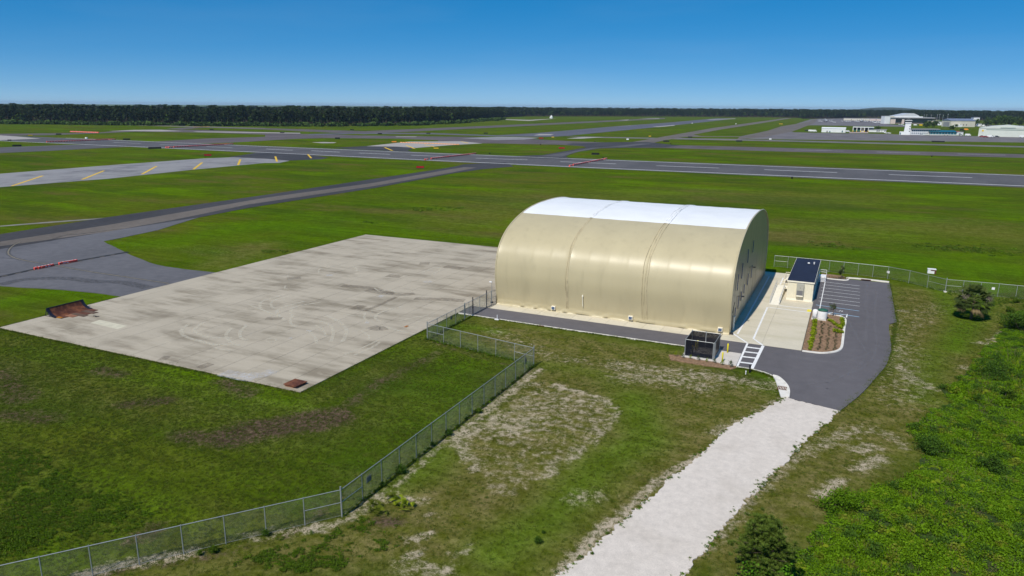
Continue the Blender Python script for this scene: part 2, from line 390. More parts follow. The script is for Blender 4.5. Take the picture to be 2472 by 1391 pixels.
sand = np.maximum.reduce([polymask(LOOP, .5)*(.16+.4*vnoise(fx, fy, 5.0)), mask([(LOOP[0:3], 2.2, .78), (LOOP[2:7], 1.3, .68), (LOOP[9:12], 3, .62)])*loop_in, mask([
  ([(-25.79,88.75),(-19.75,89.12),(-14.58,89.98),(-6.48,89.98)], 4.5, .46), ([(-23.57,85.22),(-18.28,86.68),(-14.12,85.96)], 5, .46), ([(-7.72,77.22),(-4.70,85.47)], 2.0, .6),
  ([(-16.23,43.52),(-15.41,50.88),(-14.72,52.65)], 1.3, .8), ([(-14.72,52.65),(-13.54,59.07),(-12.13,64.03),(-10.17,68.35)], 1.0, .75), ([(-18.93,54.23),(-17.23,55.60)], 2.5, .44), ([(-10.15,73.19),(-8.64,77.20)], 2, .5),
  ([(0.43,64.19),(1.14,66.06),(2.01,68.08)], 1.5, .7), ([(3.44,75.51),(4.75,76.93)], 2.2, .58), ([(5.43,74.59),(3.60,71.20)], 2.0, .55), ([(6.17,81.31),(7.69,78.75)], 1.6, .5),
  ([(-0.08,74.97),(2.07,78.47),(4.35,81.73)], 2.5, .42), ([(7.97,105.55),(9.91,100.02),(11.50,97.84)], 2.2, .5), ([(14.40,99.84),(14.98,98.97)], 1.5, .7), ([(16.33,108.31)], 2, .55),
  ([(2.16,79.72),(-2.77,69.12),(-5.42,60.27),(-7.29,51.27)], 1.4, .48), ([(7.52,131.94),(8.89,107.67),(8.23,92.79)], 6, .3),
  ([(15.54,141.73),(9.56,122.70)], 5, .25), ([(19.44,121.88),(20.69,121.11),(23.74,129.90)], 1.5, .6), ([(10.24,136.20)], 2, .6), ([(8.14,112.22)], 2.2, .6),
  ([(-34.60,82.66),(-34.62,70.43),(-34.40,60.26)], 1.6, .62), ([(-34.98,59.98),(-34.74,53.61),(-34.24,48.68)], 1.0, .5), ([(-40.35,37.43),(-38.77,39.14),(-36.97,40.40),(-35.46,41.91),(-34.67,44.14),(-35.05,45.69)], 1.5, .5),
  ([(-36.85,40.26),(-36.14,40.60)], 1.0, .85), ([(-47.91,28.47),(-46.89,30.25),(-44.68,32.15),(-43.69,32.96),(-42.65,34.33)], 1.3, .8), ([(-34.91,47.11),(-31.08,48.05)], 1.6, .55), ([(-29.01,46.67)], .8, .9),
  ([(-28.71,42.48),(-27.59,44.34)], .9, .75), ([(-27.07,41.65),(-27.82,40.26)], 1.2, .6), ([(-24.37,42.60),(-24.15,43.77)], .8, .7), ([(-26.82,39.57),(-24.22,40.50)], 2, .5),
  ([(-30.82,88.09),(-37.19,88.74),(-46.63,94.79)], 4, .3), ([(-35.53,75.73),(-32.59,77.94)], 2, .4)])])
dry = np.maximum(polymask(YARD, 3)*.95, mask([([(26.61,131.16),(18.95,110.80),(10.95,88.79),(4.50,74.55),(-3.95,49.42)], 9, .7), ([(-121.17,110.17),(-128.94,133.06)], 8, .5), ([(-109.30,59.22),(-86.55,58.82),(-54.49,58.09),(-53.11,71.86),(-54.10,86.58)], 3, .35),
  ([(-98.58,52.89),(-67.91,52.82),(-50.79,53.92),(-42.60,65.19)], 8, .35), ([(-105.9,200.4),(-105.2,248.5),(-52.6,292.1),(-7.7,301.4)], 40, .3), ([(-15.0,212.9),(17.3,246.4),(43.9,236.1)], 30, .35), ([(-360.9,207.6),(-307.0,231.1),(-304.8,294.5)], 12, .45)]))
lush = mask([([(-20.66,78.64),(-16.45,68.46),(-18.99,61.25),(-19.76,50.43),(-21.75,44.31)], 5, .75), ([(-20.66,78.64),(-27.28,84.57),(-33.73,84.84)], 4, .35), ([(-34.54,49.42),(-32.97,53.22),(-33.87,56.09)], 4, .6), ([(-46.63,94.79),(-50.45,95.28),(-53.32,93.85)], 3, .7),
  ([(23.15,179.03),(27.22,164.45),(18.58,129.60),(15.66,116.88)], 5, .9), ([(17.34,155.79),(18.30,127.04)], 4, .8), ([(13.33,113.70),(10.47,93.88)], 4, .6), ([(-37.69,82.89),(-42.90,85.92),(-52.37,89.64)], 3, .5),
  ([(-159.04,117.51),(-153.09,126.93),(-152.00,157.48),(-120.29,158.01)], 12, .8), ([(-130.39,71.65),(-129.30,81.93),(-117.25,82.96)], 7, .9), ([(-156.93,173.35),(-134.86,175.42),(-106.43,165.24),(-81.84,163.84)], 10, .65), ([(-17.38,184.49),(5.55,190.45),(34.72,180.43)], 9, .9), ([(-15.14,164.21),(13.69,178.91)], 10, .6),
  ([(-54.79,80.05),(-43.89,81.64),(-41.35,63.24)], 6, .5), ([(-64.20,32.62),(-62.87,37.30),(-51.18,36.68),(-53.20,29.17)], 8, .55), ([(3.8,258.5),(18.1,261.0)], 14, .9), ([(47.1,292.4)], 14, .8), ([(-102.42,58.48),(-81.43,57.93),(-56.11,59.91)], 4, .45)])
soil = mask([([(-55.49,50.53),(-53.47,53.75),(-51.41,55.91),(-49.24,58.77)], 5.0, 1.2), ([(-49.43,61.20),(-50.58,68.34),(-50.01,76.82),(-49.63,82.60)], 2.4, .62), ([(-72.20,51.38),(-69.41,54.08)], 3.0, .8), ([(-85.19,57.25),(-81.50,57.40)], 3, .75), ([(-67.93,61.36),(-62.22,59.69)], 3, .7),
  ([(-48.12,35.38),(-48.10,33.45)], 2.4, .7), ([(-95.44,51.04),(-84.52,47.37)], 4, .65), ([(-32.52,43.74),(-31.05,44.24)], 1.7, .85), ([(-60.10,48.29),(-56.28,49.07)], 3.5, .75), ([(-81.45,43.66),(-76.33,44.95)], 3.5, .65), ([(-52.51,86.28),(-44.17,83.37),(-36.06,81.94)], .9, .6),
  ([(-37.79,46.17),(-37.64,39.13),(-41.19,34.07),(-47.47,28.51)], 1.2, .55), ([(-35.40,83.14),(-35.55,54.15),(-35.37,43.60)], .8, .5)])
ny, nx = GX.shape
idx = np.arange(nx*ny).reshape(ny, nx)
F = np.stack([idx[:-1,:-1], idx[:-1,1:], idx[1:,1:], idx[1:,:-1]], -1).reshape(-1, 4)
me = bpy.data.meshes.new('ground'); me.from_pydata(np.stack([fx, fy, gz], 1).tolist(), [], F.tolist())
for nm, arr in (('sand', sand), ('dry', dry), ('lush', lush), ('soil', soil)):
    at = me.attributes.new(nm, 'FLOAT', 'POINT'); at.data.foreach_set('value', arr.astype(np.float32))
me.materials.append(M['ground']); me.polygons.foreach_set('use_smooth', [True]*len(F))
ground = link('ground', me); ground['kind'] = 'structure'
# ================================================================== APRON of concrete slabs
apron = sheet('apron', [(-115.3,62.75),(-57.05,62.75),(-57.05,106.0),(-53.72,106.0),(-53.72,155.45),(-115.3,155.45)], .025, M['joint'])
lanes = [-115.4,-112.6,-108.9,-105.2,-101.4,-97.7,-93.9,-90.2,-86.5,-82.8,-79.0,-75.4,-71.7,-67.9,-64.2,-60.5,-56.95]
rows = np.linspace(62.65, 155.55, 16)
slab_me = MB().bev(-.5,.5,-.5,.5,-.1,0,.004).mesh('slab', M['apron'])
rs = random.Random(5)
for i in range(len(lanes)-1):
    for j in range(15):
        o = link('slab', slab_me, apron); gap = .035
        o.location = ((lanes[i]+lanes[i+1])/2, (rows[j]+rows[j+1])/2, .05+rs.uniform(-.004,.004))
        o.scale = (lanes[i+1]-lanes[i]-gap, rows[j+1]-rows[j]-.018, 1)
for j in range(8):
    y0, y1 = 105.95+j*6.2, 105.95+(j+1)*6.2
    o = link('slab', slab_me, apron); o.location = (-55.28, (y0+y1)/2, .05); o.scale = (3.24, y1-y0-.05, 1)
def marksmat(name, c, al, lo=.32, hi=.7):
    a = N(name); n1 = a.noise(1.6, 6, .75); f = a.math('MULTIPLY', a.step(n1, lo, hi), al); a.col(c).rough(.85)
    tr = a.n('ShaderNodeBsdfTransparent'); ms = a.n('ShaderNodeMixShader'); a.l(f, ms.inputs[0]); a.l(tr.outputs[0], ms.inputs[1]); a.l(a.b.outputs[0], ms.inputs[2]); a.l(ms.outputs[0], a.out.inputs[0]); return a.m
M['tyre'] = marksmat('pale_tyre_scuff', (.69,.635,.515), .56, .2, .66); M['tyredark'] = marksmat('dark_tyre_scuff', (.2,.165,.125), .42, .2, .7); M['skid'] = marksmat('black_skid', (.04,.04,.042), .45)
M['spill'] = marksmat('white_spill', (.68,.68,.7), .5); M['faintspill'] = marksmat('faint_spill', (.32,.32,.34), .16)
zz = [.0600]
def nextz(): zz[0] += .0006; return zz[0]
for k, (pts, w, mt) in enumerate([
 ([(-84.30,95.37),(-84.93,90.33),(-83.67,87.87),(-81.99,86.40),(-79.54,85.07)],.45,'tyre'),([(-81.37,96.09),(-83.25,91.88),(-81.88,89.10),(-79.57,86.96)],.45,'tyre'),([(-79.96,87.41),(-78.37,85.03),(-76.67,83.45),(-75.25,82.97)],.4,'tyre'),
 ([(-90.52,96.50),(-90.91,92.43),(-89.08,89.67),(-86.89,87.96),(-83.90,87.09)],.4,'tyre'),([(-88.84,96.95),(-89.36,93.21),(-87.41,90.51),(-85.54,89.33)],.4,'tyre'),([(-67.17,100.29),(-68.37,95.51),(-67.36,92.41),(-65.80,91.29),(-64.77,91.19)],.4,'tyre'),
 ([(-67.55,99.03),(-70.51,95.12),(-69.30,92.08),(-67.51,90.44)],.4,'tyre'),([(-75.03,89.87),(-71.14,88.01),(-67.83,85.49),(-65.95,83.06),(-64.40,80.11)],.5,'tyre'),([(-74.33,87.04),(-71.51,86.01),(-68.57,83.42),(-65.83,79.41)],.45,'tyre'),
 ([(-65.15,85.68),(-62.59,84.18),(-61.58,82.55)],.35,'tyre'),([(-72.22,82.17),(-69.46,80.24),(-67.05,77.79)],.4,'tyre'),([(-60.60,75.66),(-60.19,79.68),(-60.14,83.26)],.4,'tyre'),([(-59.24,76.10),(-59.04,79.76),(-59.47,82.56)],.4,'tyre'),
 ([(-85.62,107.37),(-80.11,108.39),(-76.39,107.28),(-72.15,106.53),(-70.10,108.37)],1.1,'tyredark'),([(-79.53,106.96),(-75.74,106.36),(-73.36,106.73)],1.5,'tyredark'),([(-79.27,108.81),(-76.50,106.80),(-75.88,108.80),(-72.88,106.98)],.3,'tyre'),
 ([(-91.31,76.86),(-89.59,73.96),(-87.12,72.15),(-83.81,71.36),(-79.81,71.01),(-78.73,72.00)],.5,'tyre'),([(-89.66,78.23),(-88.23,75.16),(-86.51,73.96),(-83.05,73.18),(-79.88,74.51)],.5,'tyre'),([(-83.61,77.99),(-81.90,75.24),(-79.10,73.22),(-76.20,72.11)],.45,'tyre'),
 ([(-82.67,80.06),(-80.75,76.81),(-78.51,74.95),(-77.16,74.66)],.45,'tyre'),([(-83.17,71.44),(-79.97,71.16),(-76.39,72.47)],.35,'tyre'),([(-74.78,75.84),(-74.76,76.57),(-73.89,76.76),(-73.16,76.16),(-73.54,75.27),(-74.62,75.67)],.2,'tyre'),
 ([(-78.86,70.12),(-77.06,69.90),(-75.66,70.37)],.3,'tyre'),([(-73.14,84.80),(-70.57,83.41),(-68.02,81.13)],.35,'tyre'),([(-100.45,115.47),(-100.99,117.37),(-98.63,119.68),(-95.16,122.00),(-92.34,120.68),(-90.41,118.46)],.35,'tyre'),([(-96.17,113.47),(-98.51,116.46),(-98.06,118.32)],.3,'tyre'),
 ([(-78.02,122.67),(-77.90,124.81),(-78.22,128.96),(-76.78,128.59),(-75.50,126.03),(-75.36,123.00)],.3,'tyre'),([(-100.52,109.24),(-97.96,106.65),(-97.43,106.92)],.35,'tyre'),([(-95.08,102.60),(-93.62,100.72),(-92.44,100.46)],.3,'tyre'),([(-71.11,133.69),(-71.46,138.11),(-70.25,141.12)],.35,'tyre'),
 ([(-63.21,88.95),(-59.97,88.25),(-56.98,87.79)],.4,'tyre'),([(-62.94,92.72),(-61.30,96.07),(-60.30,97.22)],.35,'tyre'),([(-60.21,92.85),(-59.24,95.19),(-59.54,96.30)],.3,'tyre'),([(-74.70,92.02),(-71.10,91.83),(-67.12,93.17)],.3,'tyre'),
 ([(-91.30,89.28),(-84.70,87.02),(-81.59,85.95)],.3,'tyre'),([(-74.44,94.88),(-70.99,95.22),(-68.79,94.97)],.6,'tyredark'),([(-74.46,96.28),(-72.55,96.52)],1.6,'tyredark'),([(-65.02,88.06),(-63.44,87.68),(-62.63,88.66)],1.4,'tyredark'),
 ([(-81.82,63.73),(-80.83,64.22)],1.2,'tyredark'),([(-74.83,64.18),(-73.43,64.10)],1.3,'tyredark'),([(-97.02,109.05),(-98.89,107.13)],1.5,'tyredark'),([(-76.83,130.78),(-72.45,130.80)],1.6,'tyredark'),([(-82.81,118.22),(-79.80,118.75)],1.5,'tyredark'),
 ([(-82.64,84.15),(-80.36,85.29)],1.1,'tyredark'),([(-83.22,130.95),(-81.28,131.93)],1.6,'tyredark'),([(-68.19,105.36),(-63.06,107.16),(-59.56,108.15)],1.3,'tyredark'),
 ([(-70.14,63.28),(-68.16,63.34),(-66.00,63.33),(-64.94,63.50)],1.5,'spill'),([(-66.71,64.05),(-65.05,64.87),(-64.86,66.80)],1.2,'spill'),([(-93.85,113.12),(-92.49,113.31)],.7,'spill'),([(-72.63,81.97),(-71.78,82.11)],.4,'spill'),([(-72.43,78.12),(-71.87,78.24)],.4,'spill'),([(-74.92,103.94),(-73.91,104.05)],.9,'spill'),
 ([(-73.37,116.73),(-72.20,117.79)],.9,'spill'),([(-67.13,89.40),(-66.57,89.68)],.7,'spill'),([(-71.25,94.75),(-71.18,98.64),(-71.63,104.80)],.5,'tyredark')]):
    ribbon('tyre_mark' if mt.startswith('tyre') else 'pale_spill', smooth_line(pts, 7), w*(1.15 if mt == 'tyre' else 1.5), nextz(), M[mt], apron)
sheet('cream_patch', [(-105.27,70.37),(-105.52,72.10),(-98.80,71.78),(-98.59,69.98)], .0585, plain('cream_patch_concrete', (.56,.52,.4), .8, .1, 1), apron, None, .01)
sheet('orange_stain', jag([(-60.29,90.11),(-60.45,90.92),(-60.14,91.07),(-59.88,90.20)], .2, .06, 2), .0962, plain('orange_stain', (.42,.16,.04), .8, .3), apron, None, .001)
# ================================================================== LEFT TAXIWAY, BAY
bay = sheet('asphalt_bay', jag([(-194.17,100.60),(-190.91,107.34),(-187.08,139.04),(-184.13,163.98),(-182.53,167.95),(-178.60,158.93),(-169.32,135.46),(-167.60,124.09),(-166.94,117.82),(-159.58,114.81),(-151.46,111.48),(-142.63,108.01),(-135.70,105.60),(-129.10,104.29),(-123.01,104.25),(-116.30,104.84),(-115.42,104.87),(-115.37,83.42),(-116.40,83.54),(-121.07,83.34),(-129.60,82.13),(-137.17,80.07),(-142.52,78.80),(-149.65,76.29)], 3, .08, 3), .03, M['bay'])
tw = sheet('near_taxiway', [(-191.88,99.35),(-196.26,104.57),(-199.47,112.39),(-201.9,144.7),(-201.1,209.5),(-203.2,344.2),(-204.8,362.6),(-208.0,378.2),(-194.0,405.3),(-176.3,379.3),(-183.2,352.7),(-184.5,323.2),(-179.4,251.2),(-180.47,180.03),(-177.93,158.32),(-178.90,132.76),(-178.83,100.22),(-178.17,91.86)], .038, M['shoulder'])
sheet('centre_strip', [(-187.45,96.93),(-188.60,105.98),(-188.63,134.88),(-194.8,202.8),(-191.8,265.4),(-197.4,338.4),(-198.0,359.9),(-190.6,361.0),(-186.9,324.5),(-183.8,254.2),(-186.56,186.23),(-180.50,150.42),(-178.71,127.55),(-182.51,102.39),(-181.16,93.50)], .042, M['taxi'], tw, None, .01)
for pts, w, mt in (([(-183.91,107.93),(-181.17,104.81),(-177.11,101.35),(-172.15,98.08),(-167.42,96.08),(-162.28,95.01),(-156.80,94.75),(-150.27,94.63),(-139.50,94.04),(-126.63,94.05),(-115.98,94.01)], .9, 'skid'), ([(-178.62,111.52),(-183.12,118.67),(-181.31,123.28),(-180.02,131.69)], 1.2, 'skid'), ([(-168.80,94.30),(-165.84,94.76),(-162.28,95.01)], .5, 'skid'),
                   ([(-142.89,79.02),(-143.53,83.43),(-139.78,86.97),(-135.35,88.39),(-129.65,88.84),(-124.61,90.59),(-116.69,89.97)], 2.4, 'skid')):
    ribbon('skid_mark', smooth_line(pts, 6), w, .048 if w < 2 else .047, M['skid'], bay)
ribbon('centre_line', smooth_line([(-183.91,107.93),(-181.17,104.81),(-177.11,101.35),(-172.15,98.08),(-167.42,96.08),(-162.28,95.01),(-156.80,94.75),(-150.27,94.63),(-139.50,94.04),(-126.63,94.05),(-115.98,94.01)], 6), .28, .052, plain('faded_taxi_yellow', (.2,.175,.13), .8, .3, .8), bay)
hl = [(-149.38,78.87),(-149.85,83.13),(-151.01,94.74),(-149.69,111.32)]; ribbon('hold_line_black', hl, 1.25, .0535, plain('hold_line_black', (.03,.03,.032), .8, .2), bay)
p0, p1 = Vector(hl[1]), Vector(hl[3]); L = (p1-p0).length; d = (p1-p0)/L
for i in range(int(L/2.6)):
    if i % 1 == 0:
        q = p0+d*(i*2.6+.3); ribbon('hold_line_dash', [tuple(q), tuple(q+d*1.1)], .45, .057, M['taxi'], bay)
# ================================================================== RUNWAYS AND FAR TAXIWAYS
def strip(name, pts, z, mat, parent=None): return sheet(name, pts, z, mat, parent, None if parent else 'structure', .2 if not parent else .01)
rw = strip('runway', [(-1500,398),(-640,404),(-400,397),(-180,390),(0,389),(400,390),(400,468),(0,464),(-180,461),(-400,463),(-640,470),(-1500,480)], .03, M['runway'])
ribbon('edge_line', [(-900,404),(-523,403.5),(-398,402),(-245,396.4),(-126,393.5),(60,396.5),(400,399)], 1.3, .05, M['white_paint'], rw)
ribbon('edge_line', [(-700,469),(-437,459.5),(-250,456),(-146,456),(-49,456.8),(80,461),(400,463)], 1.3, .05, M['white_paint'], rw)
for a_, b_ in zip([(-618.6,431.4),(-592.1,439.0),(-528.9,434.9),(-473.6,432.9)], [(-611.3,436.4),(-556.9,438.8),(-497.7,437.6),(-445.2,431.9)]): ribbon('centre_dash', [a_, b_], 1.4, .05, M['old_white'], rw)
for a_, b_ in zip([(-411.9,433.6),(-368.9,434.6),(-322.3,430.7),(-278.2,430.4),(-226.0,427.3)], [(-383.8,431.6),(-340.0,431.3),(-295.7,430.4),(-252.3,430.8),(-190.8,431.3)]): ribbon('centre_dash', [a_, b_], 1.2, .05, M['white_paint'], rw)
for a_, b_ in zip([(-166.6,427.5),(-105.6,426.3)], [(-130.6,427.7),(-69.8,427.8)]): ribbon('centre_dash', [a_, b_], 1.2, .05, M['white_paint'], rw)
for a_, b_ in zip([(-45.5,429.5),(16.6,430.3),(82.2,434.0)], [(-8.2,429.9),(54.4,432.8),(116.2,435.5)]): ribbon('centre_dash', [a_, b_], 1.2, .05, M['white_paint'], rw)
strip('threshold_concrete', [(-807.6,440.2),(-809.5,472.2),(-772.0,465.6),(-708.2,449.7),(-705.7,410.9),(-717.3,390.4)], .05, M['paleconc'], rw)
strip('crossing_taxiway', [(-586.8,325.6),(-592.4,344.1),(-585.0,389.9),(-571.9,408.7),(-522.7,405.4),(-523.8,382.8),(-522.3,339.6),(-525.5,304.6),(-523.6,290.0)], .036, M['runway'])
strip('middle_taxiway', [(-574.7,462.5),(-586.9,534.0),(-569.6,599.7),(-616.9,649.8),(-598.3,683.9),(-510.7,688.3),(-342.6,736.7),(-289.3,622.2),(-362.3,631.8),(-431.8,641.9),(-501.7,608.7),(-511.5,571.7),(-505.8,508.9),(-510.1,475.4),(-535.3,463.2)], .034, M['redway'])
strip('reddish_runway', [(-340,622),(-240,622),(-148,621),(-70,619),(110,634),(400,640),(400,692),(118,686),(-78,679),(-160,673),(-237,668),(-330,690)], .031, M['redway'])
for a_, b_ in zip([(-46.4,651.5),(14.8,655.7),(70.9,662.2)], [(-9.5,653.9),(45.1,658.6),(102.7,664.0)]): ribbon('centre_dash', [a_, b_], 1.6, .05, M['old_white'], None)['kind'] = 'structure'
strip('left_taxiway', [(-839.4,468.1),(-851.3,496.8),(-822.8,537.9),(-801.6,574.7),(-847.1,644.3),(-849.7,685.9),(-781.3,712.2),(-664.9,700.6),(-619.3,711.9),(-585.5,672.8),(-610.3,642.8),(-698.4,652.4),(-768.9,635.5),(-798.9,622.0),(-786.7,577.3),(-776.0,507.0),(-796.5,464.5)], .033, M['redway'])
strip('pale_taxiway_patch', [(-836.5,617.1),(-850.8,662.7),(-829.0,685.5),(-770.3,668.3),(-780.8,645.4),(-822.4,632.9)], .06, M['paleconc'])
strip('pale_taxiway_patch', [(-751.4,668.0),(-715.7,685.6),(-614.6,706.4),(-600.8,690.5),(-679.0,667.0),(-729.3,656.3)], .06, M['paleconc'])
strip('upper_taxiway', [(-863.1,722.5),(-896.7,802.0),(-776.4,818.6),(-592.4,805.8),(-585.1,1257.2),(-579.2,2416.7),(-525.2,2192.1),(-529.2,1137.1),(-534.4,775.8),(-526.6,716.1),(-736.3,776.3),(-863.3,787.4),(-818.7,710.6)], .035, M['redway'])
strip('service_track', [(-1439.8,789.0),(-1344.7,787.7),(-1107.9,814.9),(-783.5,826.2),(-766.0,807.6),(-1080.4,794.6),(-1309.3,766.9),(-1393.2,763.2)], .032, M['track'])
strip('long_runway', [(-583.7,686.4),(-560.0,747.4),(-485.9,802.9),(-385.6,782.7),(-375.7,871.4),(-395.0,1278.0),(-394.3,1683.7),(-423.4,2479.4),(-366.9,2486.1),(-333.3,1742.6),(-317.5,1241.0),(-313.7,967.1),(-308.8,814.8),(-316.3,779.7),(-371.8,754.7),(-462.1,763.5),(-543.1,724.8),(-557.0,654.9)], .037, M['blueway'])
for q in ([(-348.7,805.5),(-359.9,851.5),(-342.7,855.4),(-333.0,820.9)], [(-393.5,1279.3),(-389.0,1359.7),(-397.7,1459.3),(-386.1,1342.4)], [(-329.9,1289.1),(-329.6,1453.8),(-316.1,1403.5),(-316.7,1274.6)], [(-402.4,2180.7),(-370.6,2511.5),(-354.6,2414.3),(-382.7,2155.6)], [(-572.0,1886.0),(-581.0,2006.8),(-546.4,1872.8)], [(-613.9,2224.6),(-582.2,2350.5),(-553.1,2240.0)]):
    strip('pale_runway_patch', q, .065, M['paleconc'])
strip('red_crossing', [(-396.8,666.3),(-337.8,685.8),(-314.1,714.4),(-256.8,689.8),(-222.4,686.6),(-200.0,701.6),(-159.3,668.6),(-148.5,623.7),(-177.0,605.4),(-196.8,608.3),(-214.6,609.0),(-241.5,621.4),(-300.5,610.0),(-349.6,586.8)], .0395, M['redway'])
strip('pale_concrete_field', [(-380.3,687.2),(-366.5,744.0),(-336.8,751.1),(-315.2,745.8),(-311.6,694.9),(-331.3,672.6)], .0445, M['oldconc'])
strip('connector', [(-214.4,460.3),(-200.5,480.8),(-203.1,522.9),(-206.9,590.0),(-216.8,609.6),(-238.2,623.6),(-241.5,649.1),(-222.4,686.6),(-203.4,709.8),(-187.6,715.2),(-145.2,666.8),(-149.3,627.1),(-177.0,605.4),(-192.6,584.0),(-191.8,529.9),(-186.6,497.6),(-180.9,474.3),(-166.8,449.1),(-194.9,443.7)], .042, M['shoulder'])
strip('connector_lane', [(-198.0,469.0),(-196.9,515.9),(-200.9,586.2),(-192.0,623.6),(-185.2,686.5),(-175.3,688.2),(-180.9,618.6),(-195.7,593.3),(-192.3,526.5),(-182.3,469.6)], .046, M['runway'])
strip('branch_taxiway', [(-200.9,701.0),(-205.5,829.7),(-224.6,1270.6),(-232.5,2044.1),(-239.6,2831.7),(-218.1,2789.0),(-203.6,1793.3),(-198.5,1218.7),(-190.1,949.9),(-172.0,905.2),(-125.6,930.6),(-123.3,1095.6),(-135.2,1501.0),(-119.6,2031.6),(-136.4,2635.9),(-124.5,2593.0),(-97.1,1894.3),(-89.3,1165.4),(-101.5,906.4),(-118.4,837.2),(-180.5,826.7),(-183.3,768.1),(-177.4,696.5)], .041, M['taxi'])
strip('taxiway_island', [(-188.3,856.0),(-179.1,877.2),(-127.2,906.6),(-121.1,848.1),(-176.6,836.2)], .05, M['ground'])
strip('thin_taxiway', [(-302.0,789.9),(-284.4,809.7),(-204.0,823.8),(-94.3,844.3),(143.9,841.6),(139.1,812.4),(-90.5,810.9),(-197.0,795.6),(-275.4,784.0)], .039, M['farapron'])
strip('pale_path', [(-853.6,1770.9),(-765.3,1739.0),(-789.0,1991.5),(-708.5,1610.0),(-809.2,1691.2)], .05, M['paleconc'])
strip('pale_path', [(-284.5,747.6),(-283.4,795.9),(-260.8,804.7),(-269.9,751.3)], .05, M['paleconc'])
cd = strip('concrete_taxiway', [(-369.6,198.5),(-372.0,214.1),(-373.7,271.8),(-371.9,336.9),(-363.8,355.6),(-339.8,356.3),(-312.9,348.5),(-306.6,332.3),(-313.3,328.3),(-312.2,275.2),(-306.8,222.3),(-312.6,179.1),(-312.7,167.1)], .034, M['oldconc'])
strip('taxiway_throat', [(-367.8,353.2),(-379.7,384.0),(-387.2,399.0),(-353.1,404.5),(-311.2,382.8),(-304.7,368.5),(-315.2,349.2),(-338.4,354.9),(-362.3,354.2)], .045, M['shoulder'], cd)
for a_, b_ in zip([(-312.6,183.7),(-313.2,214.7),(-312.8,245.2),(-313.6,276.7),(-314.9,308.9),(-346.9,373.2),(-343.4,401.0)], [(-344.9,217.4),(-345.1,248.8),(-346.3,281.0),(-345.9,311.9),(-345.9,341.5),(-314.5,339.4),(-316.5,372.6)]): ribbon('yellow_bar', [a_, b_], 1.15, .055, M['yellow_paint'], cd)
cf = strip('concrete_stub', [(-371.1,503.6),(-385.9,594.7),(-347.5,628.4),(-311.9,602.4),(-320.9,562.8),(-323.4,507.7),(-341.1,500.1)], .043, M['paleconc'])
strip('stub_throat', [(-377.8,472.9),(-373.0,506.2),(-347.1,515.2),(-322.7,508.2),(-313.2,479.4),(-298.8,463.1),(-351.2,465.4)], .047, M['shoulder'], cf)
for a_, b_ in zip([(-347.9,499.4),(-351.5,536.5),(-344.1,554.1),(-346.3,624.0)], [(-319.0,467.6),(-317.7,497.1),(-319.3,529.3),(-324.4,598.8)]): ribbon('yellow_bar', [a_, b_], 1.6, .06, M['yellow_paint'], cf)
strip('pale_pad', [(-451.3,533.3),(-446.4,543.9),(-433.0,545.6),(-426.0,533.6),(-433.4,526.4)], .05, M['paleconc']); strip('pale_pad', [(-461.5,683.5),(-442.3,697.2),(-435.7,684.5),(-454.2,674.8)], .06, M['paleconc'])
strip('gravel_track', [(-214.1,119.6),(-209.4,130.0),(-201.4,144.3),(-201.1,140.6),(-207.3,128.7),(-212.6,118.7)], .035, M['track'])
fa = strip('terminal_apron', [(-131.0,868.1),(-128.6,944.2),(-126.2,1082.9),(-124.9,1591.7),(-142.4,2518.8),(-126.4,2706.3),(57.0,3194.1),(66.3,2410.6),(57.4,1898.3),(93.2,1750.0),(87.2,1632.7),(-87.8,1646.3),(-106.2,1555.7),(-100.4,1192.2),(-83.9,1136.0),(-46.7,1132.2),(33.5,1141.7),(52.5,1127.3),(135.4,1125.4),(190.1,1123.5),(234.8,1109.2),(197.1,927.0),(159.9,939.9),(-99.6,859.8)], .033, M['farapron'])
strip('station_forecourt', [(-12.8,1204.6),(12.5,1236.4),(12.6,1164.7),(-12.0,1146.3)], .05, plain('pink_concrete', (.36,.28,.25), .8, .1, .1), fa)
strip('far_yard', [(83.8,1921.1),(161.1,2053.3),(208.3,1796.6),(238.7,1799.7),(295.1,1760.2),(330.7,1976.4),(260.6,1967.6),(210.6,2481.7),(112.6,2216.8)], .031, M['farapron'])
# ================================================================== DRIVE, LOT, PADS
lot = sheet('asphalt_lot', jag(smooth_line([(-4.12,86.60),(1.54,85.21)], 1)+smooth_line([(1.54,85.21),(3.76,92.02),(5.70,99.95),(6.79,104.80),(7.47,110.81)], 4)[1:]+[(7.55,110.62),(7.67,114.38),(7.59,122.49),(7.70,126.06),(8.87,127.77),(8.83,140.00),(8.82,150.23),(8.68,157.63),(4.56,157.27),(1.44,157.44),(-3.90,156.11),(-4.27,134.24),(-3.74,124.77),(-3.95,105.97)]+
   [(-9.2,105.9),(-14.9,105.9),(-56.85,105.9),(-56.85,101.1),(-52.8,100.9),(-40,100.55),(-18.6,100.5)]+[(-13.56,100.29),(-11.32,94.94),(-9.33,94.89),(-7.72,94.35),(-6.57,93.49),(-5.44,92.50),(-4.61,90.29),(-4.24,88.55),(-4.16,86.70)], 1.2, .035, 4), .03, M['lot'])
pad = sheet('hangar_pad', [(-53.55,105.78),(-3.95,105.68),(-3.95,134.2),(-4.0,157.2),(-53.55,157.2)], .05, M['joint'])
pm = MB().bev(-.5,.5,-.5,.5,-.1,0,.004).mesh('pad_slab', M['pad'])
def pslab(x0, x1, y0, y1, parent=pad, z=.075):
    o = link('pad_slab', pm, parent); o.location = ((x0+x1)/2, (y0+y1)/2, z+rs.uniform(-.003,.003)); o.scale = (x1-x0-.03, y1-y0-.03, 1)
for i in range(13): pslab(-53.5+i*2.93, -53.5+(i+1)*2.93, 105.8, 109.6)
ys = [105.7,109.3,112.9,116.5,120.1,123.7,127.3,130.9,134.1]
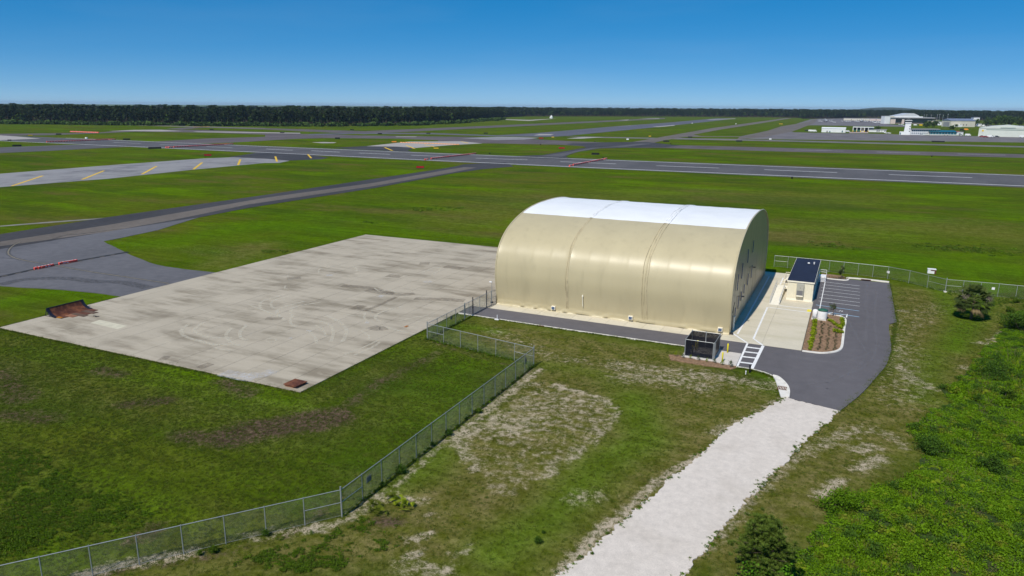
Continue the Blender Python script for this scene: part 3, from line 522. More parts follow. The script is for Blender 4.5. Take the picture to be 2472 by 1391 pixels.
for x0, x1 in ((-15.3,-9.4),(-9.4,-4.0)):
    for y0, y1 in zip(ys[:-1], ys[1:]): pslab(x0, x1, y0, y1)
for k in range(6): pslab(-15.3, -9.4, 134.1+k*3.8, 134.1+(k+1)*3.8)
for k in range(6): pslab(-9.4, -4.05, 134.1+k*3.8, 134.1+(k+1)*3.8)
wh = sheet('enclosure_slab', [(-18.75,95.6),(-14.38,95.54),(-11.4,95.1),(-11.46,100.54),(-14.2,100.6),(-14.2,101.0),(-18.75,101.0)], .07, M['walk'])
def mark(pts, w=.14, m='white_paint', parent=lot, z=.04, name='painted_line'): return ribbon(name, pts, w, z, M[m], parent)
# walkway lines on the pad
for pts in ([(-14.13,109.75),(-11.39,105.77)], [(-10.94,127.61),(-10.81,108.30),(-9.13,105.53)], [(-10.86,127.65),(-3.97,127.36)], [(-9.22,129.70),(-3.93,129.60)], [(-13.3,109.6),(-13.3,152.5),(-10.6,152.5),(-10.6,146)]):
    mark(pts, .28, parent=pad, z=.083)
# crosswalk
mark([(-11.32,105.80),(-11.21,95.18)], .28, z=.041, name='crosswalk_border'); mark([(-9.13,105.53),(-9.34,95.01)], .42, z=.041, name='crosswalk_border')
for a_, b_ in zip([(-11.22,103.90),(-11.20,101.61),(-11.21,99.35),(-11.20,96.85)], [(-9.35,103.93),(-9.37,101.76),(-9.38,99.52),(-9.43,96.98)]): mark([a_, b_], .5, z=.0445, name='crosswalk_bar')
# parking stalls
xs0, xs1 = -3.2, 3.35
for k, y in enumerate((152.7, 150.0, 147.3, 144.6, 141.8, 139.0, 136.3)): mark([(xs0, y), (xs1+.1, y-.6)], .13, z=.041, name='stall_line')
mark([(-3.5,133.2),(3.4,132.3)], .18, 'blue_paint', z=.041, name='stall_line'); mark([(-3.7,129.4),(3.4,128.3)], .2, 'blue_paint', z=.041, name='stall_line')
mark([(-2.8,155),(-2.75,131)], .14, z=.0445, name='stall_head_line')
mark([(-1.81,127.37),(-0.59,129.10)], .22, z=.0447, name='stall_line'); mark([(0.41,127.78),(1.58,129.20),(1.49,126.96)], .22, z=.0447, name='stall_line'); mark([(-0.12,130.57),(0.34,130.51),(0.52,131.23),(0.85,130.96),(0.66,130.44)], .14, z=.0447, name='wheelchair_symbol')
sheet('tactile_paving', [(-4.62,129.25),(-3.97,129.43),(-3.96,127.84),(-4.62,127.66)], .0865, M['bollard'], pad, None, .008)
for pts in ([(4.70,154.96),(4.58,148.54),(4.69,141.31),(4.31,137.07),(4.69,130.98),(4.52,123.50),(4.30,118.23),(4.34,113.47)],):
    ribbon('pale_spill', smooth_line(pts, 5), .45, .043, M['faintspill'], lot)
for p in [(-0.11,93.89),(-0.07,91.74)]: mark([(p[0]-.15,p[1]),(p[0]+.15,p[1]+.05)], .12, 'black', z=.042, name='oil_spot')
# kerbs
def kerb(name, pts, w, z, label, zlo=.0):
    P = [Vector(p) for p in pts]; k = len(P); b = MB(); v = []
    for i, p in enumerate(P):
        d = (P[min(i+1,k-1)]-P[max(i-1,0)]).normalized(); nn = Vector((-d.y, d.x))*w/2
        v += [(p.x+nn.x,p.y+nn.y,zlo-.2),(p.x+nn.x*.96,p.y+nn.y*.96,z),(p.x-nn.x*.7,p.y-nn.y*.7,z),(p.x-nn.x,p.y-nn.y,zlo-.2)]
    f = [(4*i+j,4*i+j+1,4*i+j+5,4*i+j+4) for i in range(k-1) for j in range(3)]+[(0,1,2,3),(4*k-1,4*k-2,4*k-3,4*k-4)]
    o = b.add(v, f).build(name, M['kerb']); o['kind'] = 'structure'; return o
bedline = smooth_line([(-3.85,105.5),(-1.8,105.6),(-.6,106.2),(.6,107.6),(1.15,109.6),(1.25,114),(1.3,120),(1.4,124),(1.2,126.2),(.3,127.3),(-1.2,127.6)], 5)
kerb('kerb', bedline, .42, .16, '')
sheet('planting_bed', [(-3.9,105.6)]+bedline+[(-3.9,128.2)], .09, M['mulch'])
sheet('fence_planting_bed', jag([(-3.92,158.79),(-3.69,160.57),(0.61,159.78),(0.64,157.88),(-3.52,156.62)], .8, .1, 9), .06, M['mulch'])
kerb('kerb', smooth_line([(-3.82,156.68),(-2.28,155.87),(-0.30,155.73),(1.07,156.01),(1.34,157.40),(1.03,158.29)], 4)+smooth_line([(1.32,158.65),(4.57,158.82),(8.70,158.34)], 4), .4, .16, '')
k1 = kerb('kerb', smooth_line([(-6.57,93.49),(-5.97,93.29),(-5.20,92.00),(-4.55,90.32),(-4.24,88.55),(-4.16,86.70)], 5), .3, .15, '')
sheet('gutter_apron', [(-6.60,93.48),(-5.96,93.20),(-5.23,91.91),(-4.61,90.22),(-4.31,88.51),(-4.24,86.77),(-4.94,86.43),(-5.28,88.04),(-5.69,90.08),(-6.20,92.34)], .085, M['kerb'])
b = MB()
for i in range(6): b.box(-.5+i*.18, -.4+i*.18, -.5, .5, 0, .03)
b.box(-.55,.6,-.55,-.45,-.1,.028); b.box(-.55,.6,.45,.55,-.1,.028)
dg = b.build('storm_drain_grate', M['rust3'], loc=(*(-5.08,89.36), .09)); tag(dg, 'rusty storm drain grate in the pale gutter beside the gravel road', 'drain grate')
b = MB(); b.box(-.9,.9,-.3,.3,-.05,.12,0); b.box(-.7,.7,-.34,-.302,-.02,.1,1)
tag(b.build('kerb_inlet', [M['rust3'], M['black']], loc=(*(4.53,157.97), .05)), 'rusty kerb inlet at the far end of the parking lot', 'drain inlet')
kerb('kerb', [(-56.8,101.0),(-52.8,100.85),(-40,100.48),(-18.85,100.42)], .22, .06, ''); kerb('kerb', [(-11.32,94.94),(-9.33,94.89),(-7.72,94.35),(-6.57,93.49)], .22, .06, '')
# gravel road
gl = smooth_line([(-4.12,86.60),(-6.13,82.37),(-9.10,74.80),(-11.44,64.91),(-13.64,55.18),(-14.97,49.10),(-16.35,43.25),(-17.74,36.18)], 4); gr = smooth_line([(1.54,85.21),(0.09,80.44),(-1.95,73.42),(-3.68,66.86),(-5.37,59.91),(-6.91,52.67),(-8.30,47.12),(-9.46,40.15)], 4)
road = sheet('gravel_road', ragged(gl+gr[::-1], .1, .42, 6), .004, M['gravel'])

M['rut'] = marksmat('gravel_rut', (.5,.44,.37), .35)
for pts, w_ in (([(-0.17,150.40),(0.68,137.53),(2.07,123.59),(3.35,115.03),(4.32,107.51),(2.38,99.54),(-1.12,91.61)],.35),([(6.35,148.99),(5.65,125.37),(5.76,113.44),(4.43,103.71),(1.17,96.79),(-2.96,91.50)],.35),([(-8.43,103.24),(-2.99,101.95),(2.32,104.09),(6.19,113.65)],.4)):
    ribbon('tyre_mark', smooth_line(pts, 6), w_, .0415, M['faintspill'], lot)
# ================================================================== FABRIC HANGAR
XW, XE, YC, HW = -53.5, -14.4, 131.0, 22.0
half = [(0,0),(-.5,2.5),(-.85,5),(-.75,6.8),(-.45,8.2),(.25,9.75),(1.5,11.15),(3.5,12.5),(6.3,13.65),(9.4,14.5),(13,15.15),(17.2,15.5),(22,15.6)]
prof = [(YC-HW+s, z) for s, z in half]; prof = prof+[(2*YC-y, z) for y, z in prof[::-1][1:]]
PL = np.array(smooth_line(prof, 6))
hang = thing('fabric_hangar', 'large tan fabric hangar with a white strip along its rounded roof', 'hangar', (0,0,0))
seg = np.r_[0, np.cumsum(np.hypot(*np.diff(PL, axis=0).T))]; TL = seg[-1]
def at_s(s): return np.interp(s, seg, PL[:,0]), np.interp(s, seg, PL[:,1])
def nrm_s(s):
    y0,z0 = at_s(s-.15); y1,z1 = at_s(s+.15); ty,tz = y1-y0,z1-z0; L = np.hypot(ty,tz)+1e-9; return -tz/L, ty/L
sW0 = float(np.interp(119.0, PL[:len(PL)//2,0][18:], seg[:len(PL)//2][18:])); sW1 = TL-sW0
bays = [XW, XW+13.05, XW+26.1, XE]
def panel(x0, x1, s0, s1, name, mat, ds=.4):
    nx_ = int((x1-x0)/.2); ns = max(4, int((s1-s0)/ds)); xs = np.linspace(x0, x1, nx_+1); ss = np.linspace(s0, s1, ns+1)
    X, S = np.meshgrid(xs, ss); y, z = at_s(S); n_y, n_z = nrm_s(np.clip(S, .16, TL-.16))
    u = (X-x0)/(x1-x0)*4; fr = u-np.floor(u)
    sag = -.014*np.sin(np.pi*fr)**.9+.012*(1-fr)**2
    edge = np.clip(1-np.minimum(X-x0, x1-X)/.9, 0, 1)**2*.05*(.5+vnoise(X*3+S, S*.7, .8))
    sb = np.minimum(S, TL-S); skirt = np.clip(1-sb/.9, 0, 1); fold = skirt*(.28+.25*(vnoise(X+30, S*0+7, 1.3)-.5)+.22*np.sin(sb*9+vnoise(X, S*0, 2.5)*9))
    low = np.clip(1-sb/3.5, 0, 1)*.05*(vnoise(X*1.6, sb*.6, .8)-.5)*2
    d = sag*np.clip((sb-.3)/3, .15, 1)+edge+fold+low+.012*(vnoise(X, S, 1.7)-.5)
    V = np.stack([X, y+n_y*d, np.maximum(z+n_z*d, .07)], -1).reshape(-1, 3)
    w = nx_+1; i = np.arange(ns*nx_); r, c = i//nx_, i % nx_
    Fq = np.stack([r*w+c, r*w+c+1, (r+1)*w+c+1, (r+1)*w+c], 1)
    me = bpy.data.meshes.new(name); me.from_pydata(V.tolist(), [], Fq.tolist()); me.materials.append(mat); me.polygons.foreach_set('use_smooth', [True]*len(Fq))
    return link(name, me, hang)
for x0, x1 in zip(bays[:-1], bays[1:]):
    panel(x0, x1, 0, sW0, 'side_panel', M['tan'], .3); panel(x0, x1, sW0, sW1, 'roof_panel', M['roofwhite']); panel(x0, x1, sW1, TL, 'side_panel', M['tan'])
rr = np.random.default_rng(2)
for bx in bays[1:3]:
    for k in range(4):
        off = (-.42,-.14,.14,.4)[k]*(1.0 if bx > -30 else .45)
        for (sa, sb_, mt) in ((.0, sW0, 'seam'), (sW0, sW1, 'seamwhite'), (sW1, TL, 'seam')):
            ss = np.arange(sa, sb_+.01, .7); ss[-1] = sb_
            y, z = at_s(ss); ny_, nz_ = nrm_s(np.clip(ss, .16, TL-.16))
            wob = .22*(vnoise(ss*1.0+k*31+bx, ss*0+k, 2.2)-.5)+off*(1+.6*np.sin(ss*.21+k))
            lift = .015+.05*vnoise(ss+k*7, ss*0+3, 1.6)
            MB().tube([(bx+wob[i], y[i]+ny_[i]*lift[i], max(.1, z[i]+nz_[i]*lift[i])) for i in range(len(ss))], [.035+.035*abs(math.sin(q*.9+k)) for q in ss], 6).build('seam_rope', M[mt], hang, True)
# arch hems at both gable ends
for X in (XW, XE):
    MB().tube([(X, y, max(z+.02, .05)) for y, z in PL], .14, 8).build('arch_hem', M['tan'], hang, True)
# gable end wall of pleated fabric, one strip per pleat field
def gable(X, sgn):
    edges = np.linspace(YC-HW-.55, YC+HW+.55, 13)
    for y0, y1 in zip(edges[:-1], edges[1:]):
        n = 24; yy = np.linspace(y0, y1, n+1); top = np.interp(yy, PL[np.argsort(PL[:,0]),0], PL[np.argsort(PL[:,0]),1])-.04
        yi = np.clip(yy, YC-HW-.3, YC+HW+.3); top = np.array([max(z for (ya,za),(yb,zb) in zip(PL[:-1],PL[1:]) for z in [za+(zb-za)*(q-ya)/(yb-ya)] if ya <= q <= yb and yb > ya) if True else 0 for q in yi])-.05
        rows_ = 22; V = []; 
        for r in range(rows_+1):
            t = r/rows_; z = .06+(top-.06)*t
            pl = (1-t*.75)*(.10*np.abs(np.sin((yy-YC)*2.6+.8*vnoise(yy, z*.25, 2.0)))+.14*(vnoise(yy*1.1, z*.22+5, .9)-.5))
            V += [(X+sgn*(.03+pl[i]), yy[i], z[i]) for i in range(n+1)]
        Fq = [(r*(n+1)+c, r*(n+1)+c+1, (r+1)*(n+1)+c+1, (r+1)*(n+1)+c) for r in range(rows_) for c in range(n)]
        if sgn < 0: Fq = [q[::-1] for q in Fq]
        MB().add(V, Fq).build('gable_panel', M['tanwall'], hang, True)
gable(XE-.12, 1); gable(XW+.12, -1)
for y, z0, z1 in ((112.6,6.2,8.6),(116.6,7.2,9.6),(122.5,8.6,10.8),(128.5,9.3,11.3),(115.2,2.6,4.6),(118.2,3.2,4.6),(121,3.8,5.2),(125,4.3,6.2),(129.5,4.6,6.8),(112.3,2.0,3.4)):
    w = MB().box(XE+.1, XE+.2, y-.16, y+.16, z0, z1).build('window', M['bluewin'], hang); MB().box(XE+.08, XE+.22, y-.2, y+.2, z0-.1, z0).build('window_sill', M['tanwall'], w)
d_ = MB().box(XE+.1, XE+.24, 111.0, 112.0, .08, 2.2).build('door', M['creamwhite'], hang); MB().box(XE+.24, XE+.3, 111.8, 111.9, 1.0, 1.15).build('handle', M['dark_steel'], d_)
for y, z in ((113.6,4.9),(125.5,7.2)):
    MB().tube([(XE+.1,y,z),(XE+.5,y,z+.12),(XE+.9,y,z+.1)], .04, 6).box(XE+.75,XE+1.15,y-.16,y+.16,z+.02,z+.16).build('wall_lamp', M['dark_steel'], hang)
MB().tube([(XE+.15,109.3,3.3),(XE+.2,109.9,4.4),(XE+.2,110.6,4.7)], .04, 6).build('cable', M['dark_steel'], hang)
MB().box(XE+.05,XE+.55,108.75,109.15,.08,.32).build('anchor_foot', M['dark_steel'], hang)
for p in [(-42.95,110.72),(-29.71,110.71),(-15.75,110.54)]:
    x = p[0]; v_ = MB().box(x-.34,x+.34,108.4,108.95,.42,1.02).build('vent', M['creamwhite'], hang)
    for k in range(4): MB().box(x-.26,x+.26,108.36,108.398,.5+k*.12,.57+k*.12).build('louvre', M['bluewin'], v_)
px_ = (-37.75,109.52)[0]
MB().tube([(px_,108.7,1.6),(px_,108.4,1.7),(px_,108.2,3.4),(px_,108.5,3.5)], .06, 8).box(px_-.1,px_+.1,108.15,108.4,3.3,3.6).build('exhaust_pipe', M['creamwhite'], hang)
MB().box(XW-.02,XW+.02,YC-15,YC+15,.06,11.5).build('hangar_door', M['tanwall'], hang)
# ================================================================== OFFICE TRAILER
TX0, TX1, TY0, TY1, TH = -8.55, -4.2, 134.6, 156.4, 3.55
tr = thing('office_trailer', 'cream modular office trailer with flat dark roof beside the hangar', 'trailer')
MB().box(TX0+.05,TX1-.05,TY0+.05,TY1-.05,.5,TH-.1).build('body', M['cream'], tr)
MB().box(TX0+.02,TX1-.02,TY0+.02,TY1-.02,.07,.52).build('skirting', M['creamwhite'], tr)
pw = (TX1-TX0)/14
for i in range(14):
    MB().bev(-.5,.5,-.5,.5,-.5,.5,.1).build('siding_board', M['cream'], tr)
    o = COL.objects[-1]; o.location = (TX0+pw*(i+.5), TY0+.035, (TH+.4)/2); o.rotation_euler = (R(90),0,0); o.scale = (pw-.035, TH-.5, .05)
for i in range(30):
    for X, sg in ((TX0+.035,-1),(TX1-.035,1)):
        wd = (TY1-TY0)/30; o = MB().bev(-.5,.5,-.5,.5,-.5,.5,.1).build('siding_board', M['cream'], tr); o.location = (X, TY0+wd*(i+.5), (TH+.4)/2); o.rotation_euler = (0,R(90)*sg,0); o.scale = (TH-.5, wd-.03, .05)
rf = MB().bev(TX0-.08,TX1+.08,TY0-.1,TY1+.1,TH-.08,TH+.08,.02).build('roof', M['roofdark'], tr)
MB().box(TX0-.12,TX1+.12,TY0-.14,TY0-.1,TH-.14,TH+.1).box(TX1+.08,TX1+.12,TY0-.1,TY1+.1,TH-.14,TH+.1).box(TX0-.12,TX0-.08,TY0-.1,TY1+.1,TH-.14,TH+.1).build('roof_trim', M['creamwhite'], rf)
MB().lathe([(.12,TH+.06),(.12,TH+.4),(.16,TH+.4),(.16,TH+.48)], -5.1, 151.5, 10).build('vent_pipe', M['white'], rf)
MB().bev(-6.3,-5.9,151.6,152.0,TH+.06,TH+.24,.04).build('roof_vent', M['white'], rf)
ac = MB().bev(-6.95,-5.75,TY0-.55,TY0,.95,3.3,.05).build('air_conditioner', M['acgrey'], tr)
MB().box(-6.85,-5.85,TY0-.58,TY0-.552,1.25,2.05).build('grille', M['acdark'], ac); MB().box(-6.9,-5.8,TY0-.6,TY0-.56,.97,1.18).build('base_rail', M['creamwhite'], ac); MB().box(-6.4,-6.28,TY0-.57,TY0-.552,2.5,2.6).build('badge', M['dark_steel'], ac)
for y in (137.5,142,147,152):
    w = MB().box(TX1,TX1+.05,y-.45,y+.45,1.5,2.7).build('window', M['glassdark'], tr); MB().box(TX1,TX1+.07,y-.52,y+.52,1.4,1.5).build('window_sill', M['creamwhite'], w)
for y in (141.6,148.7):
    dd = MB().box(TX0-.06,TX0,y-.48,y+.48,.95,3.0).build('door', M['creamwhite'], tr); MB().box(TX0-.1,TX0-.06,y+.3,y+.38,1.9,2.05).build('handle', M['dark_steel'], dd)
# access ramp
ra = thing('access_ramp', 'white wheelchair ramp with railings leading up to the trailer', 'ramp')
MB().add([(-10.95,129.8,.08),(-9.3,129.8,.08),(-9.3,140.2,.9),(-10.95,140.2,.9),(-10.95,129.8,.07),(-9.3,129.8,.07),(-9.3,140.2,.72),(-10.95,140.2,.72)],
         [(0,1,2,3),(7,6,5,4),(0,4,5,1),(1,5,6,2),(2,6,7,3),(3,7,4,0)]).build('ramp_deck', M['creamwhite'], ra)
MB().add([(-9.28,130.2,.08),(-9.28,140.2,.1),(-9.28,140.2,.8),(-9.22,130.2,.08),(-9.22,140.2,.1),(-9.22,140.2,.8)],[(0,1,2),(5,4,3),(0,2,5,3),(0,3,4,1),(1,4,5,2)]).build('side_skirt', M['cream'], ra)
MB().box(-10.95,-8.6,140.22,142.2,.75,.9).build('landing', M['creamwhite'], ra)
def rail(parent, pts, mat, h=.95, step=1.6, r=.03):
    P = [Vector(p) for p in pts]
    for k in (h, h*.55): MB().tube([p+Vector((0,0,k)) for p in P], r, 6).build('handrail', mat, parent)
    for a_, b_ in zip(P[:-1], P[1:]):
        n = max(1, int((b_-a_).length/step))
        for i in range(n+1): q = a_.lerp(b_, i/n); MB().tube([q, q+Vector((0,0,h))], r*.8, 6).build('rail_post', mat, parent)
rail(ra, [(-10.9,130.2,.12),(-10.9,140.2,.88),(-10.9,142.15,.88),(-8.7,142.15,.88)], M['silver']); rail(ra, [(-9.34,130.2,.12),(-9.34,140.2,.88)], M['silver'])
for x in (-10.8,-9.6): MB().box(x-.05,x+.05,141,141.1,.07,.75).build('leg', M['creamwhite'], ra)
def steps(name, label, x0, x1, y0, y1, down, mat):
    s = thing(name, label, 'steps')
    MB().box(x0,x1,y0,y1,.8,.92).build('landing', mat, s); n = 4
    for i in range(n):
        a0 = y0-(i+1)*.3 if down < 0 else y1+i*.3
        MB().box(x0,x1,a0,a0+.3,.8-(i+1)*.18,.86-(i+1)*.18).build('tread', mat, s)
    for x in (x0+.05,x1-.05):
        for y in (y0+.05,y1-.05): MB().box(x-.05,x+.05,y-.05,y+.05,.07,.8).build('leg', mat, s)
    rail(s, [(x0+.05,y0,.9),(x0+.05,y1,.9),(x1,y1,.9)], mat, .95, 1.0, .04); return s
steps('entry_steps', 'cream wooden entry landing at the far hangar-facing side of the trailer', -10.0,-8.6,147.6,149.8,1, M['creamwhite'])
st = steps('entry_steps', 'white stairs with railing on the parking side of the trailer', -4.1,-2.75,153.5,155.5,-1, M['white'])
# ================================================================== WATER TANKS
wt = thing('water_tank', 'white water tank with dark green lid at the planting bed', 'tank')
MB().bev(-3.7,-1.45,122.95,124.95,.05,.2,.02).build('base_slab', M['walk'], wt)
MB().lathe([(.72,.2),(.74,.3),(.74,1.05),(.72,1.5),(.68,1.62)], -2.1, 124.0, 28).build('tank_body', M['white'], wt, True)
MB().lathe([(.78,1.55),(.78,1.66),(.5,1.76),(.12,1.8),(.1,1.86)], -2.1, 124.0, 28).build('lid', M['green_lid'], wt, True)
sw = thing('slim_tank', 'slim white pressure tank left of the green lidded tank', 'tank')
MB().lathe([(.3,.22),(.42,.3),(.42,1.35),(.34,1.5),(.12,1.58)], -3.2, 124.1, 20).build('tank_body', M['white'], sw, True)
MB().tube([(-3.4,123.5,.22),(-3.4,123.5,.55),(-3.0,123.5,.55),(-2.85,123.6,1.4)], .05, 8).box(-3.55,-3.25,123.35,123.6,.22,.34).build('pipework', M['galv'], sw)
# ================================================================== SCREENED ENCLOSURE
E0, E1, F0, F1, EH = -18.4, -14.5, 96.05, 100.6, 2.45
en = thing('screened_enclosure', 'black screened chain-link dumpster enclosure beside the drive', 'enclosure')
for x, y in ((E0,F0),(E1,F0),(E1,F1),(E0,F1),((E0+E1)/2,F1)): MB().tube([(x,y,.0),(x,y,EH+.12)], .06, 8).build('post', M['galv'], en)
MB().tube([(E1+.1,F0+.15,.05),(E1+.1,F0+.15,EH)], .05, 8).tube([(E1-.12,F0-.02,.05),(E1-.12,F0-.02,EH)], .05, 8).build('gate_post', M['galv'], en)
def uvquad(name, a_, b_, z0, z1, mat, parent, t=.008):
    L = (Vector(b_)-Vector(a_)).length
    me = bpy.data.meshes.new(name); me.from_pydata([(*a_,z0),(*b_,z0),(*b_,z1),(*a_,z1)], [], [(0,1,2,3)])
    uv = me.uv_layers.new(); uv.data.foreach_set('uv', [0,0,L,0,L,z1-z0,0,z1-z0]); me.materials.append(mat); return link(name, me, parent)
for a_, b_ in (((E0,F0),(E1,F0)),((E1,F0),(E1,F1)),((E1,F1),((E0+E1)/2,F1)),(((E0+E1)/2,F1),(E0,F1)),((E0,F1),(E0,F0))):
    uvquad('screen_panel', a_, b_, .1, EH, M['screen'], en); MB().tube([(*a_,EH),(*b_,EH)], .035, 6).build('top_rail', M['galv'], en); MB().tube([(*a_,.12),(*b_,.12)], .03, 6).build('bottom_rail', M['galv'], en)
def bollard(p, label, h=1.3, grp=None):
    o = MB().lathe([(.1,0),(.1,h-.07),(.085,h-.02),(.04,h)], 0, 0, 14).build('bollard', M['bollard'], smooth=True, loc=(*p,.05)); tag(o, label, 'bollard', grp)
bollard((-13.28,100.08), 'yellow bollard right of the enclosure at the asphalt edge', 1.34); bollard((-13.32,96.0), 'yellow bollard at the mulch strip in front of the enclosure', 1.34)
bollard((-17.6,97.2), 'yellow bollard inside the enclosure nearest the front screen', 1.3); bollard((-17.5,98.9), 'middle one of three yellow bollards inside the enclosure', 1.3); bollard((-17.4,99.8), 'yellow bollard at the back inside the enclosure', 1.3)
mb_ = sheet('mulch_strip', jag([(-20.54,95.71),(-19.70,96.12),(-18.51,95.94),(-16.68,95.33),(-14.48,95.49),(-12.76,95.06),(-11.38,95.20),(-11.26,94.38),(-11.83,93.58),(-13.60,93.58),(-15.78,93.57),(-18.03,93.73),(-19.71,93.64)], .5, .1, 8), .02, M['mulch'])
p = (-9.43,93.56); tag(MB().box(-.1,.1,-.1,.1,0,.95).box(-.13,.13,-.13,.13,.95,1.0).build('short_post', M['black'], loc=(*p,-.05)), 'short black post at the end of the crosswalk', 'post')
p = (-9.80,92.62); tag(MB().tube([(0,0,0),(0,0,.45)], .06, 8).box(-.08,.08,-.08,.08,.4,.48).build('marker_post', M['white'], loc=(*p,-.05)), 'small white marker post in the grass near the crosswalk', 'post')
p = (-49.46,100.58); tag(MB().tube([(0,0,0),(0,0,.75)], .05, 8).box(-.35,.35,-.3,.3,-.05,.06).build('marker_post', M['white'], loc=(*p,.0)), 'white pipe marker on concrete pad beside the narrow asphalt drive', 'post')
p = (-41.61,100.35); tag(MB().box(-.45,.45,-.12,.12,-.05,.05).build('drain_cover', M['rust3'], loc=(*p,.01)), 'rusty drain cover at the edge of the narrow asphalt drive', 'drain cover')
# ================================================================== CHAIN LINK FENCES
FH = 2.4
def wire_mesh(W, H, pitch, r, mat):
    b = MB()
    def clip(c, sg):      # line x*sg... : points (x, z) with z = sg*x + c inside the panel
        pts = []
        for x in (0, W):
            z = sg*x+c
            if 0 <= z <= H: pts.append((x, z))
        for z in (0, H):
            x = (z-c)/sg
            if 0 < x < W: pts.append((x, z))
        return pts[:2] if len(pts) >= 2 else None
    n = int((W+H)/pitch)+1
    for k in range(-n, n+1):
        for sg, yy in ((1, .003), (-1, -.003)):
            q = clip(k*pitch, sg)
            if q and abs(q[0][0]-q[1][0]) > .01: b.tube([(q[0][0],yy,q[0][1]),(q[1][0],yy,q[1][1])], r, 3, 0, False)
    return b.mesh('wire_mesh', mat)
M['wire'] = plain('galvanised_wire', (.17,.2,.145), .6, .05)
WIRE = {}
def wire_panel(name, a_, b_, z0, z1, parent, pitch=.075, r=.0025):
    L = (Vector(b_)-Vector(a_)).length; key = (round(L*2)/2, round(z1-z0, 1))
    if key not in WIRE: WIRE[key] = wire_mesh(key[0], key[1], pitch, r, M['wire'])
    o = link(name, WIRE[key], parent); o.location = (*a_, z0); o.rotation_euler = (0,0,math.atan2(b_[1]-a_[1], b_[0]-a_[0])); o.scale = (L/key[0], 1, (z1-z0)/key[1]); return o
def fence(name, label, pts, braces=(), tall=(), h=FH, mat='link', cap=True, ends=(True,True), signs=()):
    t = thing(name, label, 'fence', (0,0,0))
    for i, p in enumerate(pts):
        if (i == 0 and not ends[0]) or (i == len(pts)-1 and not ends[1]): continue
        thick = i in tall
        MB().tube([(*p,-.15),(*p,h+(.3 if thick else .06))], .07 if thick else .042, 8).build('post', M['galv'], t)
    for i, (a_, b_) in enumerate(zip(pts[:-1], pts[1:])):
        MB().tube([(*a_,h),(*b_,h)], .034, 6).build('top_rail', M['galv'], t)
        wire_panel('mesh_panel', a_, b_, .02, h, t); MB().tube([(*a_,.05),(*b_,.05)], .008, 4).build('tension_wire', M['galv'], t)
        if i in braces: MB().tube([(*a_,h*.52),(*b_,h*.52)], .03, 6).build('brace_rail', M['galv'], t)
    for (i, f, w, hh, z, mt) in signs:
        a_, b_ = Vector(pts[i]), Vector(pts[i+1]); c_ = a_.lerp(b_, f); d_ = (b_-a_).normalized()*w/2; nn = Vector((d_.y,-d_.x)).normalized()*.03
        if nn.y > 0: nn = -nn
        q0, q1 = c_-d_+nn, c_+d_+nn; q2 = nn*.3
        MB().add([(q0.x,q0.y,z),(q1.x,q1.y,z),(q1.x,q1.y,z+hh),(q0.x,q0.y,z+hh),(q0.x-q2.x,q0.y-q2.y,z),(q1.x-q2.x,q1.y-q2.y,z),(q1.x-q2.x,q1.y-q2.y,z+hh),(q0.x-q2.x,q0.y-q2.y,z+hh)],
                 [(0,1,2,3),(7,6,5,4),(0,4,5,1),(2,6,7,3),(1,5,6,2),(3,7,4,0)]).build('notice_board', M[mt], t)
    return t
A_ = [(-53.99,22.88),(-52.27,25.73),(-48.60,27.96),(-46.10,29.86),(-44.51,32.07),(-42.72,34.04),(-41.24,35.95),(-40.13,37.61),(-38.53,39.22),(-37.05,41.26),(-35.50,43.11)]
a0, a1 = Vector((-35.6,43.1)), Vector((-52.6,21.8)); nA = 12
run1 = [tuple(a1.lerp(a0, (i-2)/9)) for i in range(0, 12)]
fence('chain_link_fence', 'chain-link fence running out of the lower left corner of view', run1, braces=(10,), tall=(11,), signs=())
run2 = [(-35.6+(-.1)*i/14, 43.1+(83.6-43.1)*i/14) for i in range(15)]
fence('chain_link_fence', 'long straight chain-link fence left of the sandy patch of grass', run2, braces=(0,), tall=(14,), ends=(False,True), signs=((1,.35,.75,.6,1.2,'acdark'),(13,.1,.5,.6,1.2,'acdark')))
run3 = [tuple(Vector((-35.7,83.6)).lerp(Vector((-54.1,86.8)), i/6)) for i in range(7)]
fence('chain_link_fence', 'short chain-link fence between the apron corner and the long fence', run3, braces=(0,5), tall=(6,), ends=(False,True))
run4 = [tuple(Vector((-54.1,86.8)).lerp(Vector((-54.2,98.3)), i/4)) for i in range(5)]
fence('chain_link_fence', 'chain-link fence along the apron edge up to the gate', run4, tall=(4,), ends=(False,True), signs=((2,.5,.6,.6,1.1,'acdark'),))
gt = thing('chain_link_gate', 'double chain-link swing gate across the narrow asphalt drive', 'gate')
for y0, y1 in ((98.5,101.1),(101.2,106.0)):
    lf = MB().tube([(-54.2,y0,.15),(-54.2,y0,2.5),(-54.2,y1,2.5),(-54.2,y1,.15),(-54.2,y0,.15)], .045, 6).tube([(-54.2,(y0+y1)/2,.15),(-54.2,(y0+y1)/2,2.5)], .035, 6).build('gate_leaf', M['galv'], gt)
    wire_panel('wire_mesh', (-54.2,y0), (-54.2,y1), .15, 2.5, lf)
for y in (101.15,106.1): MB().tube([(-54.2,y,-.1),(-54.2,y,3.0)], .085, 8).build('gate_post', M['dark_steel'], gt)
MB().box(-54.26,-54.14,101.0,101.3,1.2,1.35).build('latch', M['dark_steel'], gt)
fence('chain_link_fence', 'short fence panel between the gate and the hangar corner', [(-54.2,106.2),(-54.1,107.7),(-53.9,109.2)], braces=(0,1), tall=(2,), ends=(False,True), h=2.5)
lp = thing('lamp_pole', 'slim lamp pole with small white lamp at the hangar corner', 'lamp pole', (-54.6,108.9,0))
